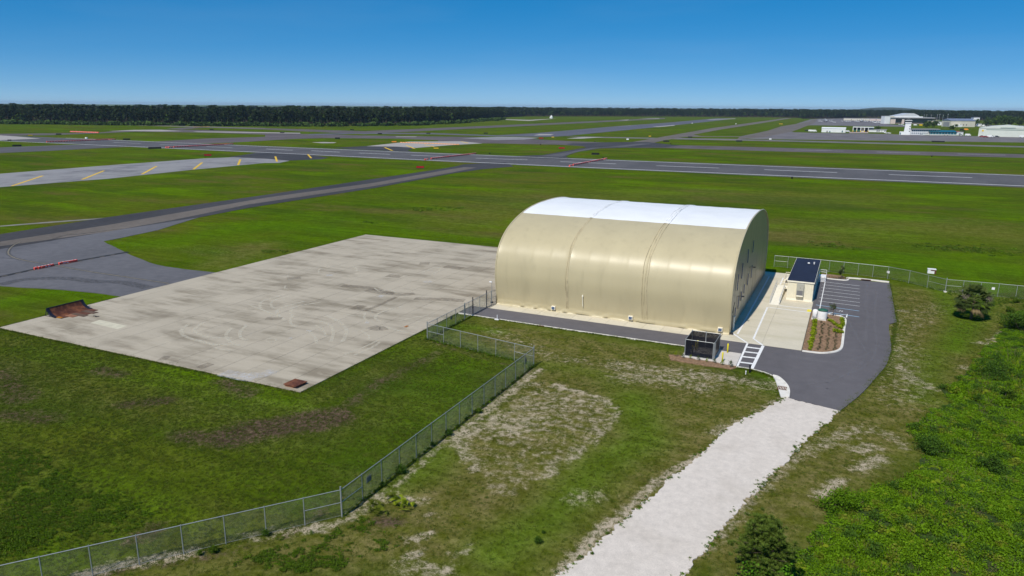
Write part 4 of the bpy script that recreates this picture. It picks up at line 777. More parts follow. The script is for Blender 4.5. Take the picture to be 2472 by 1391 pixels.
MB().tube([(0,0,.05),(0,0,4.0)], .045, 8).build('pole', M['galv'], lp); MB().bev(-.45,.05,-.1,.1,3.75,3.9,.03).build('lamp_head', M['white'], lp); MB().box(-.18,.18,-.18,.18,.03,.3).build('base', M['dark_steel'], lp)
back = smooth_line([(-14.66,157.55),(-6.97,155.87),(2.27,154.92),(9.20,154.24),(12.90,158.74),(15.67,156.54),(18.03,154.36)], 1)
run5 = [(-13.5,163.5)]+[(-13.5+(8.5+13.5)*i/8, 163.5-1.6*(i/8)**2) for i in range(1,9)]+[(12.2,159.8),(15.2,157.0),(18.0,154.4)]
fence('chain_link_fence', 'chain-link fence behind the hangar and the parking lot', run5, braces=(0,10), tall=(11,), signs=((8,.0,.55,.45,1.1,'white'),))
run6 = [(18.0,154.4),(20.8,154.6),(23.6,154.7),(26.4,154.8),(29.2,154.8),(32,154.8),(34.8,154.8),(37.6,154.8),(40.4,154.8)]
fence('chain_link_fence', 'chain-link fence right of the corner post behind the palm', run6, braces=(0,), tall=(), ends=(False,True), signs=((2,.7,.5,.45,1.2,'white'),))
MB().box(17.75,18.25,154.2,154.7,-.1,.15).build('corner_footing', M['kerb'], COL.objects[0] if False else None); o = COL.objects[-1]; tag(o, 'concrete footing under the tall fence corner post', 'footing')
bx = thing('concrete_box', 'white concrete drainage box in the grass behind the fence', 'drainage box', (*(17.04,172.04),0))
MB().box(-.75,.75,-.5,.5,-.1,.75).build('box_body', M['bwhite'], bx); MB().box(-.2,.8,-.53,-.501,.5,.72).box(.5,.8,-.53,-.501,-.1,.5).build('rusty_opening', M['rust3'], bx); MB().box(-.8,.8,-.55,.55,.75,.85).build('cap', M['bwhite'], bx)
# ================================================================== BLAST DEFLECTOR AND STEEL PLATE
bd = thing('blast_deflector', 'rusty curved steel jet blast deflector on the left apron edge', 'blast deflector', (-113.4,70.1,.05))
WD = 5.3; cur = [(.9,.03),(.3,.09),(-.25,.26),(-.7,.52),(-1.0,.86),(-1.2,1.25)]
cur = smooth_line(cur, 6)
def plate(y0, y1, name, mat, dz=0, t=.06):
    v = [(x,y,z+dz) for y in (y0,y1) for x,z in cur]+[(x-.04,y,z+dz-t) for y in (y0,y1) for x,z in cur]; k = len(cur)
    f = [(i,i+1,k+i+1,k+i) for i in range(k-1)]+[(3*k+i,3*k+i+1,2*k+i+1,2*k+i) for i in range(k-1)]+[(0,k,3*k,2*k),(k-1,3*k-1,4*k-1,2*k-1)][:1]
    f += [(i+1,i,2*k+i,2*k+i+1) for i in range(k-1)]+[(k+i,k+i+1,3*k+i+1,3*k+i) for i in range(k-1)]+[(2*k-1,k-1,3*k-1,4*k-1)]
    return MB().add(v, f).build(name, mat, bd)
for i in range(3): plate(i*WD/3+.004, (i+1)*WD/3-.004, 'curved_plate', M['rust'])
plate(-.55, -.02, 'cheek_plate', M['navy'], .05); plate(WD+.02, WD+.5, 'cheek_plate', M['navy'], .05)
MB().tube([(-1.24,-.5,1.3),(-1.24,WD+.5,1.3)], .07, 6).build('top_bar', M['navy'], bd)
for y in (-.4, WD*.33, WD*.66, WD+.35): MB().tube([(-1.22,y,1.22),(-1.9,y,.0)], .05, 6).tube([(-1.9,y,.03),(.2,y,.03)], .04, 6).tube([(-1.6,y,.65),(-.6,y,.05)], .04, 6).build('brace', M['navy'], bd)
for i, (x0,x1,y0,y1,mt) in enumerate(((.9,2.0,-.3,.9,'rust3'),(.95,2.9,.9,1.9,'rust2'),(.9,4.1,1.9,2.8,'rust4'),(.92,3.5,2.8,3.7,'rust3'),(.9,3.9,3.7,4.7,'rust4'),(.9,2.6,4.7,5.6,'rust3'))):
    MB().bev(x0,x1,y0+.02,y1-.02,.0,.07,.01).build('floor_plate', M[mt], bd)
MB().box(.8,1.9,-.35,.1,.07,.13).build('orange_bar', M['orange_rust'], bd)
sp = thing('steel_plate', 'rusty brown steel plate propped on blocks at the apron corner', 'steel plate', (-59.0,64.15,.05), R(-2))
MB().bev(-1.0,1.0,-1.0,1.0,.22,.32,.02).build('plate', M['rust'], sp); MB().box(-.9,.5,-.9,-.7,.0,.22).box(-.9,.9,.7,.9,0,.22).box(.6,.8,-.5,.9,0,.22).build('timber_block', M['rust2'], sp)
p = (-107.61,73.00); tag(MB().tube([(-.6,-.1,.08),(-.2,.05,.1),(.1,-.05,.1),(.5,.15,.08)], .06, 6).box(-.05,.2,-.15,.1,.0,.12).build('scrap_chain', M['dark_steel'], loc=(*p,.05)), 'small dark scrap chain lying near the blast deflector', 'chain')
# ================================================================== BARRICADES
bm_ = MB()
bm_.bev(-1.05,1.05,-.2,.2,0,.5,.06,0)
for i in range(3): bm_.box(-.85+i*.7,-.55+i*.7,-.1,.1,.3,.52,1)
bm_.box(-.3,.3,-.212,.212,.16,.3,1)
bar_me = bm_.mesh('barricade', [M['red'], M['white']])
bar_or = bm_.mesh('barricade', [M['orange'], M['white']])
def barricades(ends, n, label, group, extra=(), me_=None, scale=1.0, rz=None):
    p0, p1 = Vector(ends[0]), Vector(ends[1]); pts = [tuple(p0.lerp(p1, i/(n-1))) for i in range(n)]+list(extra)
    d = p1-p0; ang = math.atan2(d.y, d.x) if rz is None else rz
    for i, q in enumerate(pts):
        o = link('barricade', me_ or bar_me); o.location = (*q,.04); o.rotation_euler = (0,0,ang+random.uniform(-.12,.12)); o.scale = (scale,)*3
        tag(o, label, 'barricade', group)
barricades([(-148.7,404.2),(-148.1,462.3)], 19, 'red and white barricade in the right-hand row across the dashed runway', 'right row of barricades on the runway', [(-147.8,395.6)], scale=1.7)
barricades([(-246.7,406.5),(-246.2,463.8)], 20, 'red and white barricade in the centre row across the dashed runway', 'centre row of barricades on the runway', [(-245.3,396.9)], scale=1.7)
barricades([(-484.7,412.9),(-483.3,468.5)], 24, 'red and white barricade in the left row across the dashed runway', 'left row of barricades on the runway', [(-484.4,405.2),(-483.0,406.2)], scale=1.9)
barricades([(-636.9,411.0),(-634.7,471.4)], 26, 'red and white barricade in the leftmost row near the pale threshold', 'leftmost row of barricades on the runway', scale=1.9)
barricades([(-841.5,572.1),(-793.5,570.2)], 16, 'red and white barricade in the row on the far left taxiway', 'row of barricades on the far left taxiway', scale=2.3)
barricades([(-884.3,789.9),(-883.3,816.0)], 10, 'orange barricade in the row by the track below the woods', 'row of barricades by the woods track', me_=bar_or, scale=1.5)
barricades([(-380.7,573.3),(-319.3,570.4)], 22, 'orange and white barricade in the row across the pale concrete stub', 'row of barricades on the concrete stub', me_=bar_or, scale=1.15)
barricades([(-150.11,91.12),(-150.15,93.06)], 4, 'red and white barricade in the left group on the bay hold line', 'left group on the hold line', scale=1.0)
barricades([(-150.32,96.46),(-150.19,98.22)], 4, 'red and white barricade in the right group on the bay hold line', 'right group on the hold line', scale=1.0)
# ================================================================== AIRFIELD SIGNS
def asign(p, w, face, label, h=1.0):
    o = thing('airfield_sign', label, 'sign', (*p,0), math.atan2(p[1], p[0])-math.pi/2)
    MB().bev(-w/2,w/2,-.2,.2,.15,h,.03).build('sign_box', M['black'], o); MB().box(-w/2+.08,w/2-.08,-.24,-.202,.25,h-.1).build('sign_face', M[face], o); MB().box(-w/2-.2,w/2+.2,-.4,.4,-.1,.08).build('base_slab', M['dark_steel'], o)
for z, w, face, label in (
 ((-689.0,409.3),3,'black','dark airfield sign at the far left below the pale threshold'),((-595.6,358.8),6,'black','wide black airfield sign above the left crossing taxiway'),((-779.6,514.9),5,'black','black airfield sign below the far left barricade row'),
 ((-622.0,475.4),6,'black','black airfield sign above the runway left of centre'),((-482.3,391.6),9,'black','widest black airfield sign below the runway edge at left'),((-386.9,354.0),4.5,'signred','red airfield sign above the pale yellow-barred taxiway'),
 ((-778.1,722.3),5,'black','black airfield sign right of the orange barricade row'),((-776.8,482.9),4,'signyellow','yellow airfield sign at the far left'),((-629.0,691.2),5,'black','dark sign below the track under the woods'),
 ((-628.7,826.8),5,'black','black sign beside the upper taxiway below the lone round tree'),((-514.2,729.3),5,'black','black sign on the grass wedge between the two upper taxiways'),((-475.2,775.0),5,'black','black sign right of the yellow marker on the upper grass wedge'),
 ((-419.9,820.4),5,'black','black sign left of the pale concrete field'),((-477.8,603.9),5,'black','black sign just below the middle taxiway left of the stub'),((-388.5,572.9),4.5,'orange','orange sign at the left end of the stub barricades'),
 ((-215.2,341.7),4.2,'signred','red airfield sign by the near taxiway mouth'),((-302.7,504.8),4,'signyellow','yellow and black sign right of the concrete stub'),((-217.6,560.8),5,'signred','red airfield sign left of the dark connector'),
 ((-304.7,724.0),5,'signred','red brown sign on the pale concrete field edge'),((-169.5,503.9),5.5,'black','wide black sign right of the connector mouth'),((-173.0,732.9),6,'black','black sign above the reddish runway'),
 ((-173.9,851.9),5,'black','black sign on the small taxiway island'),((-109.5,781.1),6,'black','black sign left of the terminal apron'),((76.5,892.3),12,'black','long black sign in the grass below the terminal apron'),
 ((-305.5,759.4),3,'signyellow','small yellow sign above the pale path'),((-220.5,851.5),3,'signyellow','small yellow sign beside the branching taxiway'),((-153.7,1693.0),8,'signyellow','yellow marker board in the grass far left of the terminal'),
):
    if label: asign(z, w, face, label, 1.3 if w > 4 else 1.1)
def runlight(p, label):
    o = MB().lathe([(.35,0),(.3,.5),(.42,.6),(.42,1.0),(.2,1.2)], 0, 0, 10).build('edge_light', M['black'], smooth=True, loc=(*p,-.05)); tag(o, label, 'runway light')
for p, l in (((-237.0,469.3),'small black runway light between the centre barricades and the stub'),((-151.8,467.4),'black light at the top end of the right barricade row'),((-255.3,605.8),'small black light on the grass below the red crossing'),((-232.3,687.7),'small black light above the red crossing'),
             ((-157.9,687.9),'small black light above the reddish runway right of the crossing'),((-27.0,379.9),'black runway light on a bare spot below the dashed runway'),((49.7,609.4),'black light on the grass between the two runways at right')): runlight(p, l)
for p, l in (((-675.0,472.8),'white box on the grass above the left runway'),((-219.1,755.5),'white electrical box on the grass above the red crossing'),((-86.8,852.6),'white box at the left tip of the terminal apron'),((-328.3,1621.3),'white box beside the long runway'),((-237.9,1628.6),'white box on the far grass right of the long runway')):
    o = MB().bev(-1.2,1.2,-.7,.7,0,1.2,.1).box(-1.1,1.1,-.74,-.7,.2,.5).build('equipment_box', M['bwhite'], loc=(*p,0)); tag(o, l, 'equipment box')
p = (-813.6,2007.9)
hu = thing('white_hut', 'white equipment hut with radar mast on the far grass', 'hut', (*p,0)); MB().box(-4,4,-3,3,0,5).build('wall', M['bwhite'], hu); MB().lathe([(3.4,5),(2.2,7.5),(.3,8.5)], 0, 0, 12).build('dome', M['bwhite'], hu); MB().box(-.2,.2,-.2,.2,8.4,11).build('mast', M['silver'], hu)
p = (-858.2,982.6); po = thing('bare_pole', 'tall pale bare pole in front of the left woods', 'pole', (*p,0)); MB().tube([(0,0,0),(0,0,20)], [.5,.3], 8).build('pole', M['bwhite'], po); MB().tube([(-1.5,0,19),(1.5,0,19)], .15, 6).build('crossarm', M['bark'], po)
p = (-790.3,1007.4); tag(MB().add([(-3.5,-2,1.2),(3.5,-2,1.2),(3.5,2,1.2),(-3.5,2,1.2),(0,-2,3.2),(0,2,3.2)],[(0,1,4),(1,2,5,4),(2,3,5),(3,0,4,5),(0,3,2,1)]).box(-3,3,-1.6,1.6,0,1.2).build('red_roof_shelter', M['orange_rust'], loc=(*p,0)), 'small shelter with orange red roof below the woods', 'shelter')
# ================================================================== TERMINAL AREA
def bld(name, label, p0, p1, cat='building'):
    d = Vector(p1)-Vector(p0); t = thing(name, label, cat, (*p0,0), math.atan2(d.y, d.x)); return t, d.length
def windows(t, xs, z0, z1, w, y=-.0, mat='glassdark'):
    for x in xs:
        o = MB().box(x-w/2,x+w/2,y-.12,y-.02,z0,z1).build('window', M[mat], t)
# white shed
t, L = bld('storage_shed', 'long plain white storage shed at the apron edge', (-49.2,1165), (-17.4,1165))
MB().box(0,L,0,18,0,5.6).build('wall', M['bwhite'], t)
MB().add([(-.3,-.4,5.6),(L+.3,-.4,5.6),(L+.3,18.4,5.6),(-.3,18.4,5.6),(-.3,9,7.2),(L+.3,9,7.2)],[(0,1,5,4),(2,3,4,5),(1,2,5),(3,0,4),(0,3,2,1)]).build('roof', M['bwhite'], t)
MB().box(6.5,8.8,-.15,-.02,0,2.4).build('door', M['bgrey'], t); MB().box(10.5,12,-.15,-.02,0,2).build('door', M['tealglass'], t); MB().box(27,28.3,-.15,-.02,.4,3).build('door', M['tealglass'], t)
# fire station
t, L = bld('fire_station', 'fire station with four open bays framed in yellow', (-8.2,1222), (12.4,1222))
MB().box(0,L+7,7,16,0,6.6).build('wall', M['bwhite'], t); MB().box(-.6,L+7.5,-.6,16.4,6.4,7.2).build('roof', M['bwhite'], t)
for i in range(5): MB().box(i*L/4-.45,i*L/4+.45,-.3,.7,0,6.4, 0).box(i*L/4-.5,i*L/4+.5,-.36,.75,0,2.0,1).build('bay_pier', [M['bwhite'], M['signyellow']], t)
for i in range(4): MB().box(i*L/4+.5,(i+1)*L/4-.5,3.4,6.9,.02,6.3).build('dark_bay', M['black'] if i != 2 else M['bcream'], t)
MB().box(L+.5,L+18,2,9,0,3.4).build('low_wing', M['bwhite'], t); MB().box(L+.3,L+25,1.4,11,3.4,4.1).build('wing_roof', M['bgrey'], t); MB().box(L+18.4,L+24,2,9,0,3.4).build('low_wing', M['bwhite'], t)
windows(t, [L+12,L+14.5,L+22.4], .6, 2.6, 1.2, 2)
# control tower + terminal
t, L = bld('control_tower', 'white control tower with dark glazed cab', (54.5,1119), (62.2,1119), 'control tower')
MB().add([(0,0,0),(L,0,0),(L,7,0),(0,7,0),(.8,.5,15.4),(L-.3,.5,15.4),(L-.3,6.5,15.4),(.8,6.5,15.4)],[(0,1,5,4),(1,2,6,5),(2,3,7,6),(3,0,4,7),(4,5,6,7)]).build('shaft', M['bwhite'], t)
cb = MB().box(.2,L+.1,-.2,7.2,15.4,16.6).build('cab_base', M['bwhite'], t); MB().add([(.6,.1,16.6),(L-.2,.1,16.6),(L-.2,6.9,16.6),(.6,6.9,16.6),(.1,-.4,18.6),(L+.3,-.4,18.6),(L+.3,7.4,18.6),(.1,7.4,18.6)],[(0,1,5,4),(1,2,6,5),(2,3,7,6),(3,0,4,7)]).build('glazing', M['glassdark'], cb)
MB().box(-.1,L+.5,-.6,7.6,18.6,19.2).build('cab_roof', M['bwhite'], t); MB().tube([(3,3,19),(3,3,22)], .12, 6).tube([(5,3,19),(5,3,21)], .1, 6).build('antenna', M['silver'], t)
for z in (4.2,7.4,10.6): MB().box(L-1.8,L-.7,.05,.22,z,z+1.2).build('window', M['glassdark'], t)
MB().box(-5,.2,.5,6,0,4.2).build('annex', M['bwhite'], t); windows(t, [-4,.0+3.4], .3, 3, 1.2, .5, 'tealglass')
t, L = bld('terminal_building', 'low white two-storey terminal beside the control tower', (63,1121), (97,1143))
MB().box(0,L,0,12,0,7.2).build('wall', M['bwhite'], t); MB().box(-.3,L+1,-1.6,12.5,7.2,8).build('roof', M['bgrey'], t)
windows(t, [2+i*3 for i in range(12)], 5.0, 6.6, 1.5, 0); windows(t, [2+i*3.1 for i in range(10)], 1.4, 3, 1.1, 0, 'bluewin')
t, L = bld('glazed_wing', 'teal glazed wing attached to the white terminal', (86,1131), (118,1143))
MB().box(0,L,0,8,0,1.0).box(0,L,7.5,8,0,4.6).build('wall', M['bwhite'], t)
for i in range(9): MB().box(i*L/9+.12,(i+1)*L/9-.12,.05,.3,1.0,4.2).build('pane', M['tealglass'], t)
for i in range(10): MB().box(i*L/9-.12,i*L/9+.12,-.1,.4,.0,4.3).build('mullion', M['bwhite'], t)
MB().add([(-.5,-.8,4.3),(L+.5,-.8,4.3),(L+.5,8.5,6.4),(-.5,8.5,6.4),(-.5,-.8,4.0),(L+.5,-.8,4.0),(L+.5,8.5,6.1),(-.5,8.5,6.1)],[(0,1,2,3),(7,6,5,4),(0,4,5,1),(1,5,6,2),(2,6,7,3),(3,7,4,0)]).build('roof', M['tealglass'], t)
t, L = bld('white_annex', 'small white block at the right end of the glazed wing', (118.5,1143), (126,1146)); MB().box(0,L,0,7,0,4.4).build('wall', M['bwhite'], t); MB().box(-.2,L+.2,-.3,7.2,4.4,4.8).build('roof', M['bgrey'], t); windows(t, [3.5], .4, 2.6, 2.4)
# right hangar
t, L = bld('arched_hangar', 'large pale hangar with shallow gable at the right frame edge', (140.3,1124), (199,1114), 'hangar')
MB().prism([(0,0),(L,0),(L,55),(0,55)], 0, 10.4).build('wall', M['palegreen'], t)
MB().add([(-.4,-.4,10.4),(L*.25,-.4,12.9),(L*.5,-.4,14.4),(L*.75,-.4,12.9),(L+.4,-.4,10.4),(-.4,55,10.4),(L*.25,55,12.9),(L*.5,55,14.4),(L*.75,55,12.9),(L+.4,55,10.4)],[(i,i+1,i+6,i+5) for i in range(4)]+[(4,3,2,1,0),(5,6,7,8,9)]).build('gable_roof', M['palegreen'], t)
MB().box(8,L-9,-.6,-.05,8.5,9.3).build('lintel_band', plain('sage_band', (.3,.38,.33), .7, .08), t)
for i in range(6): x0 = 8+i*(L-17)/6; MB().box(x0+.08,x0+(L-17)/6-.08,-.3,-.05,.05,8.5).build('door_leaf', M['palegreen'], t)
MB().box(23,39,-.7,-.42,10.9,11.8).build('sign_panel', plain('sage_sign', (.33,.42,.36), .7, .3, 1.5), t); MB().box(3.4,5.4,-.2,-.02,6.2,8.2).build('yellow_emblem', M['signyellow'], t); MB().box(3.5,5.3,-.2,-.02,4.2,5.4).build('small_sign', M['silver'], t)
# brown hangar with vaulted roof
t, L = bld('vaulted_hangar', 'huge brown hangar with raised white vaulted roof', (63,1948), (154,1970), 'hangar')
MB().box(0,L,8,60,0,13).build('wall', M['bbrown'], t); MB().box(0,12,0,12,0,14).box(26,31,0,9,0,12).build('front_pier', M['pinkwall'], t); MB().box(L-12,L+10,2,20,0,9).build('front_pier', M['pinkwall'], t)
MB().box(-1,L+2,-2,62,13,15).build('roof', M['bgrey'], t); MB().box(13,25,6,7.9,0,11).box(48,L-14,6,7.9,0,11.5).build('hangar_door', M['bbrown'], t)
va = [(10,15),(12,17.5),(30,21.5),(42,24.2),(50,24.2),(60,20),(66,15)]; n = len(va)
MB().add([(x,2,z) for x,z in va]+[(x,58,z) for x,z in va], [(i,i+1,n+i+1,n+i) for i in range(n-1)]+[tuple(range(n))[::-1], tuple(range(n,2*n))]).build('vault', M['silver'], t)
MB().box(8,70,1,3,15,17.2).build('vault_fascia', M['bwhite'], t); MB().box(-1,8,-1,10,15,18).build('roof_cabin', M['bcream'], t)
t, L = bld('white_block', 'tall plain white block left of the brown hangar', (51,1936), (63,1942)); MB().box(0,L,0,16,0,17).build('wall', M['bwhite'], t); MB().box(-.3,L+.3,-.3,16.3,17,17.6).build('parapet', M['bwhite'], t)
# blue roofed warehouse
t, L = bld('warehouse', 'cream warehouse with blue grey pitched roof', (163,1700), (207,1722))
MB().box(0,L,0,30,0,12).build('wall', M['bcream'], t); MB().add([(-.5,-.8,12),(L+.5,-.8,12),(L+.5,31,12),(-.5,31,12),(-.5,15,16),(L+.5,15,16)],[(0,1,5,4),(2,3,4,5),(1,2,5),(3,0,4),(0,3,2,1)]).build('roof', M['bluroof'], t)
MB().box(-.25,-.02,4,24,0,9.5).build('end_door', M['bgrey'], t); windows(t, [8,14,20,26,32], 3, 5, 1.6); MB().box(4,20,-6,-.02,0,4.2).build('lean_to', M['bwhite'], t)
for nm, lab, p, w, dp, h, mt in (('low_shed','long low tan shed behind the parked aircraft',(-45,2420),70,12,6,'bcream'),('low_shed','pale low shed left of the white block',(25,2400),55,14,6,'pinkwall'),('low_shed','white shed between brown hangar and warehouse',(150,1850),22,14,7,'bwhite'),('low_shed','white shed half hidden by trees behind the warehouse',(236,2000),12,20,16,'bwhite'),('low_shed','pale low shed in front of the dark trees at right',(222,1800),18,10,5,'bwhite'),('low_shed','grey flat shed at the far right edge behind the pale hangar',(262,1500),20,12,5,'bgrey')):
    t, L = bld(nm, lab, p, (p[0]+w, p[1]+2)); MB().box(0,L,0,dp,0,h).build('wall', M[mt], t); MB().box(-.5,L+.5,-.6,dp+.5,h,h+.7).build('roof', M['bgrey'], t); windows(t, [L*.3,L*.7], h*.25, h*.6, 1.8)
# aircraft
def aircraft(big):
    s = thing('parked_aircraft', '', 'aircraft'); k = 3.2 if big else 1.0; mt = M['silver'] if big else M['bwhite']
    MB().tube([(0,-4.2*k,1.2*k),(0,-3.4*k,1.25*k),(0,-1*k,1.3*k),(0,1.5*k,1.3*k),(0,4.5*k,1.6*k)], [.12*k,.5*k,.62*k,.55*k,.12*k], 10).build('fuselage', mt, s, True)
    MB().add([(-5.4*k,-.3*k,1.75*k),(-5.4*k,.7*k,1.75*k),(5.4*k,.7*k,1.75*k),(5.4*k,-.3*k,1.75*k),(-5.4*k,-.3*k,1.87*k),(-5.4*k,.7*k,1.87*k),(5.4*k,.7*k,1.87*k),(5.4*k,-.3*k,1.87*k)],[(0,1,2,3),(7,6,5,4),(0,4,5,1),(1,5,6,2),(2,6,7,3),(3,7,4,0)]).build('wing', mt, s)
    MB().box(-1.9*k,1.9*k,3.7*k,4.4*k,1.6*k,1.68*k).build('tailplane', mt, s); MB().add([(-.05*k,3.2*k,1.6*k),(-.05*k,4.5*k,1.6*k),(-.05*k,4.7*k,3.1*k),(-.05*k,4.2*k,3.1*k),(.05*k,3.2*k,1.6*k),(.05*k,4.5*k,1.6*k),(.05*k,4.7*k,3.1*k),(.05*k,4.2*k,3.1*k)],[(3,2,1,0),(4,5,6,7),(0,1,5,4),(1,2,6,5),(2,3,7,6),(3,0,4,7)]).build('fin', mt, s)
    for x in (-.9*k,.9*k): MB().box(x-.1*k,x+.1*k,-.1*k,.2*k,0,.9*k).build('wheel_leg', M['dark_steel'], s)
    MB().box(-.08*k,.08*k,-2.8*k,-2.6*k,0,.9*k).build('nose_leg', M['dark_steel'], s)
    if big:
        for x in (-3*k,-1.5*k,1.5*k,3*k): MB().tube([(x,-1.1*k,1.65*k),(x,.5*k,1.7*k)], [.28*k,.16*k], 8).build('engine', M['dark_steel'], s)
    return s
small = aircraft(False); bigp = aircraft(True)
used = [0, 0]
def place(pr, k, p, rz, label, group=None):
    o = pr if not used[k] else copy_tree(pr); used[k] = 1; o.location = (*p,.05); o.rotation_euler = (0,0,rz); o['label'] = label
    if group: o['group'] = group
place(bigp, 1, (-79,2046), .2, 'grey four engined transport aircraft at the left of the far apron'); place(bigp, 1, (3.5,2127), -.1, 'grey four engined transport aircraft near the white block')
for i, (x, y) in enumerate([(-96.8,2104.9),(-91.7,2094.2),(-69.4,2132.2),(-42.5,2143.2),(-34.0,2143.8),(-29.6,2148.2),(-23.8,2138.2),(-10.0,2167.6),(-4.4,2157.5),(11.4,2188.9),(16.5,2193.9)]):
    place(small, 0, (x, y), .5+.3*(i % 3), 'small white aircraft parked in the row on the far apron', 'row of small aircraft on the far apron')
for i, (x, y) in enumerate([(28.3,2189.8),(33.0,2047.4),(35.1,1983.0),(41.7,2126.8),(44.0,2024.1),(52.0,2253.5),(47.8,1963.2),(53.7,2000.4),(59.0,1973.7)]):
    place(small, 0, (x, y), 1.2+.4*(i % 3), 'small white aircraft in the cluster beside the white block', 'cluster of small aircraft by the white block')
for p, l, sc in (((-56.9,1982.0),'single small white aircraft in front of the far row',1.2),((78.5,1769.0),'small white aircraft on the grass edge left of the tower',1.3),((83.3,1702.1),'small white aircraft just left of the tower shaft',1.3)):
    place(small, 0, p, 1.0, l); COL.objects[-1]; 
place(small, 0, (36.3,1140), 1.45, 'white business jet parked left of the control tower'); 
# vehicles
def car(kind, col_):
    s = thing('parked_vehicle', '', 'vehicle'); L, H = (5.2,2.0) if kind == 'van' else (4.5,1.5)
    MB().bev(-L/2,L/2,-.9,.9,.35,.95 if kind != 'van' else 1.2,.08).build('body', M[col_], s)
    if kind == 'van': MB().bev(-L/2+.2,L/2-.9,-.85,.85,1.2,H+.1,.1).build('cabin', M[col_], s)
    else: MB().add([(-1.6,-.8,.95),(1.2,-.8,.95),(1.2,.8,.95),(-1.6,.8,.95),(-1.0,-.65,H),(.6,-.65,H),(.6,.65,H),(-1.0,.65,H)],[(0,1,5,4),(1,2,6,5),(2,3,7,6),(3,0,4,7),(4,5,6,7)]).build('cabin', M['glassdark'], s)
    for x in (-L*.3,L*.3):
        for y in (-.85,.85): MB().tube([(x,y-.1,.35),(x,y+.1,.35)], .34, 12).build('wheel', M['black'], s)
    return s
for kind, c_, p, rz, l in (('car','black',(-71.8,1210.5),0,'dark tractor-like vehicle at the left of the white shed'),('van','bwhite',(-64.9,1184.8),0,'white van left of the white shed'),('van','bwhite',(-59.6,1181.3),0,'white box van nearest the white shed'),('van','bluwin' if False else 'silver',(-15.2,1190.5),0,'grey blue truck right of the white shed'),
   ('car','bwhite',(74.6,1104.2),.1,'white car in front of the terminal'),('car','bwhite',(104.8,1129.8),0,'white car in front of the glazed wing'),('car','silver',(122.4,1132.9),0,'silver car in the grass gap'),('van','bwhite',(129.4,1128.4),.1,'white van left of the pale hangar'),
   ('car','vehicle_red',(141.3,1097.0),0,'red low vehicle at the left of the pale hangar doors'),('car','vehicle_red',(143.0,1081.1),.4,'small dark red tug before the pale hangar'),('van','bwhite',(148.2,1088.1),0,'white tow vehicle before the pale hangar'),('car','silver',(152.0,1094.2),0,'silver car left of the black car before the pale hangar'),('car','black',(157.1,1097.8),0,'black car before the pale hangar'),
   ('van','vehicle_red',(132.3,1268.5),0,'red truck behind the white annex'),('van','black',(153.4,1417.8),0,'dark trailer on the grass behind the annex'),('van','orange',(161.4,1439.0),0,'orange machine on the grass behind the annex'),('van','signyellow',(115.8,1763.9),0,'yellow truck behind the terminal'),('van','bwhite',(152.1,1820.1),.3,'white truck at the brown hangar yard'),('van','bwhite',(106.3,1780.0),0,'white truck behind the tower'),('van','green_lid',(-5.6,1223.4),0,'dark green fire truck in the leftmost bay of the fire station'),('van','green_lid',(-.5,1223.4),0,'dark green fire truck in the second bay of the fire station'),('van','bwhite',(185.1,1105.6),0,'white van at the right frame edge before the pale hangar')):
    o = car(kind, c_); o.location = (*p,.05); o.rotation_euler = (0,0,rz); o['label'] = l; o.scale = (1.3,1.3,1.3)
for i, (x, z) in enumerate(zip([(184.0,2454.7),(192.7,2376.1),(198.9,2382.3),(212.3,2438.7),(229.6,2501.0),(179.3,2645.5),(186.3,2652.9)], (18,19,20,18,20,17,17))):
    o = thing('light_mast', ['light mast right of the brown hangar roof','light mast above the white yard sheds','tallest light mast above the yard','light mast left of the warehouse','light mast just before the warehouse roof','first light mast behind the brown hangar','second light mast behind the brown hangar'][i], 'mast', (*x,0)); MB().tube([(0,0,0),(0,0,z)], [.3,.18], 6).build('pole', M['silver'], o); MB().box(-1.2,1.2,-.2,.2,z-.3,z+.3).build('lamp_head', M['silver'], o)
# ================================================================== VEGETATION
LEAF = dict(
 pine=leafmat('pine_needles', (.045,.085,.012), (.14,.2,.03), pscale=.8), vine=leafmat('vine_leaves', (.06,.17,.008), (.13,.3,.012)),
 scrub=leafmat('scrub_leaves', (.045,.115,.003), (.135,.245,.006), pscale=.2), scrub2=leafmat('dark_scrub_leaves', (.03,.07,.008), (.07,.14,.014)), scrub3=leafmat('yellow_scrub_leaves', (.09,.14,.008), (.17,.2,.02)),
 dead=leafmat('dead_stems', (.13,.09,.06), (.26,.19,.13)), forest=leafmat('forest_leaves', (.011,.026,.009), (.032,.054,.014), pscale=.012), forest2=leafmat('broadleaf_leaves', (.026,.06,.012), (.075,.125,.022), pscale=.012),
 palm=leafmat('palm_fronds', (.03,.06,.012), (.1,.13,.03)), palmdry=leafmat('dry_fronds', (.16,.12,.05), (.3,.23,.12)), grass=leafmat('grass_blades', (.06,.1,.006), (.12,.135,.022), pscale=.3), weed=leafmat('weed_leaves', (.04,.09,.005), (.1,.16,.012)),
 lime=leafmat('lime_shrub', (.14,.22,.008), (.28,.34,.015)), liri=leafmat('grassy_plant', (.05,.07,.03), (.13,.12,.06)), young=leafmat('young_leaves', (.04,.07,.02), (.1,.13,.045)))
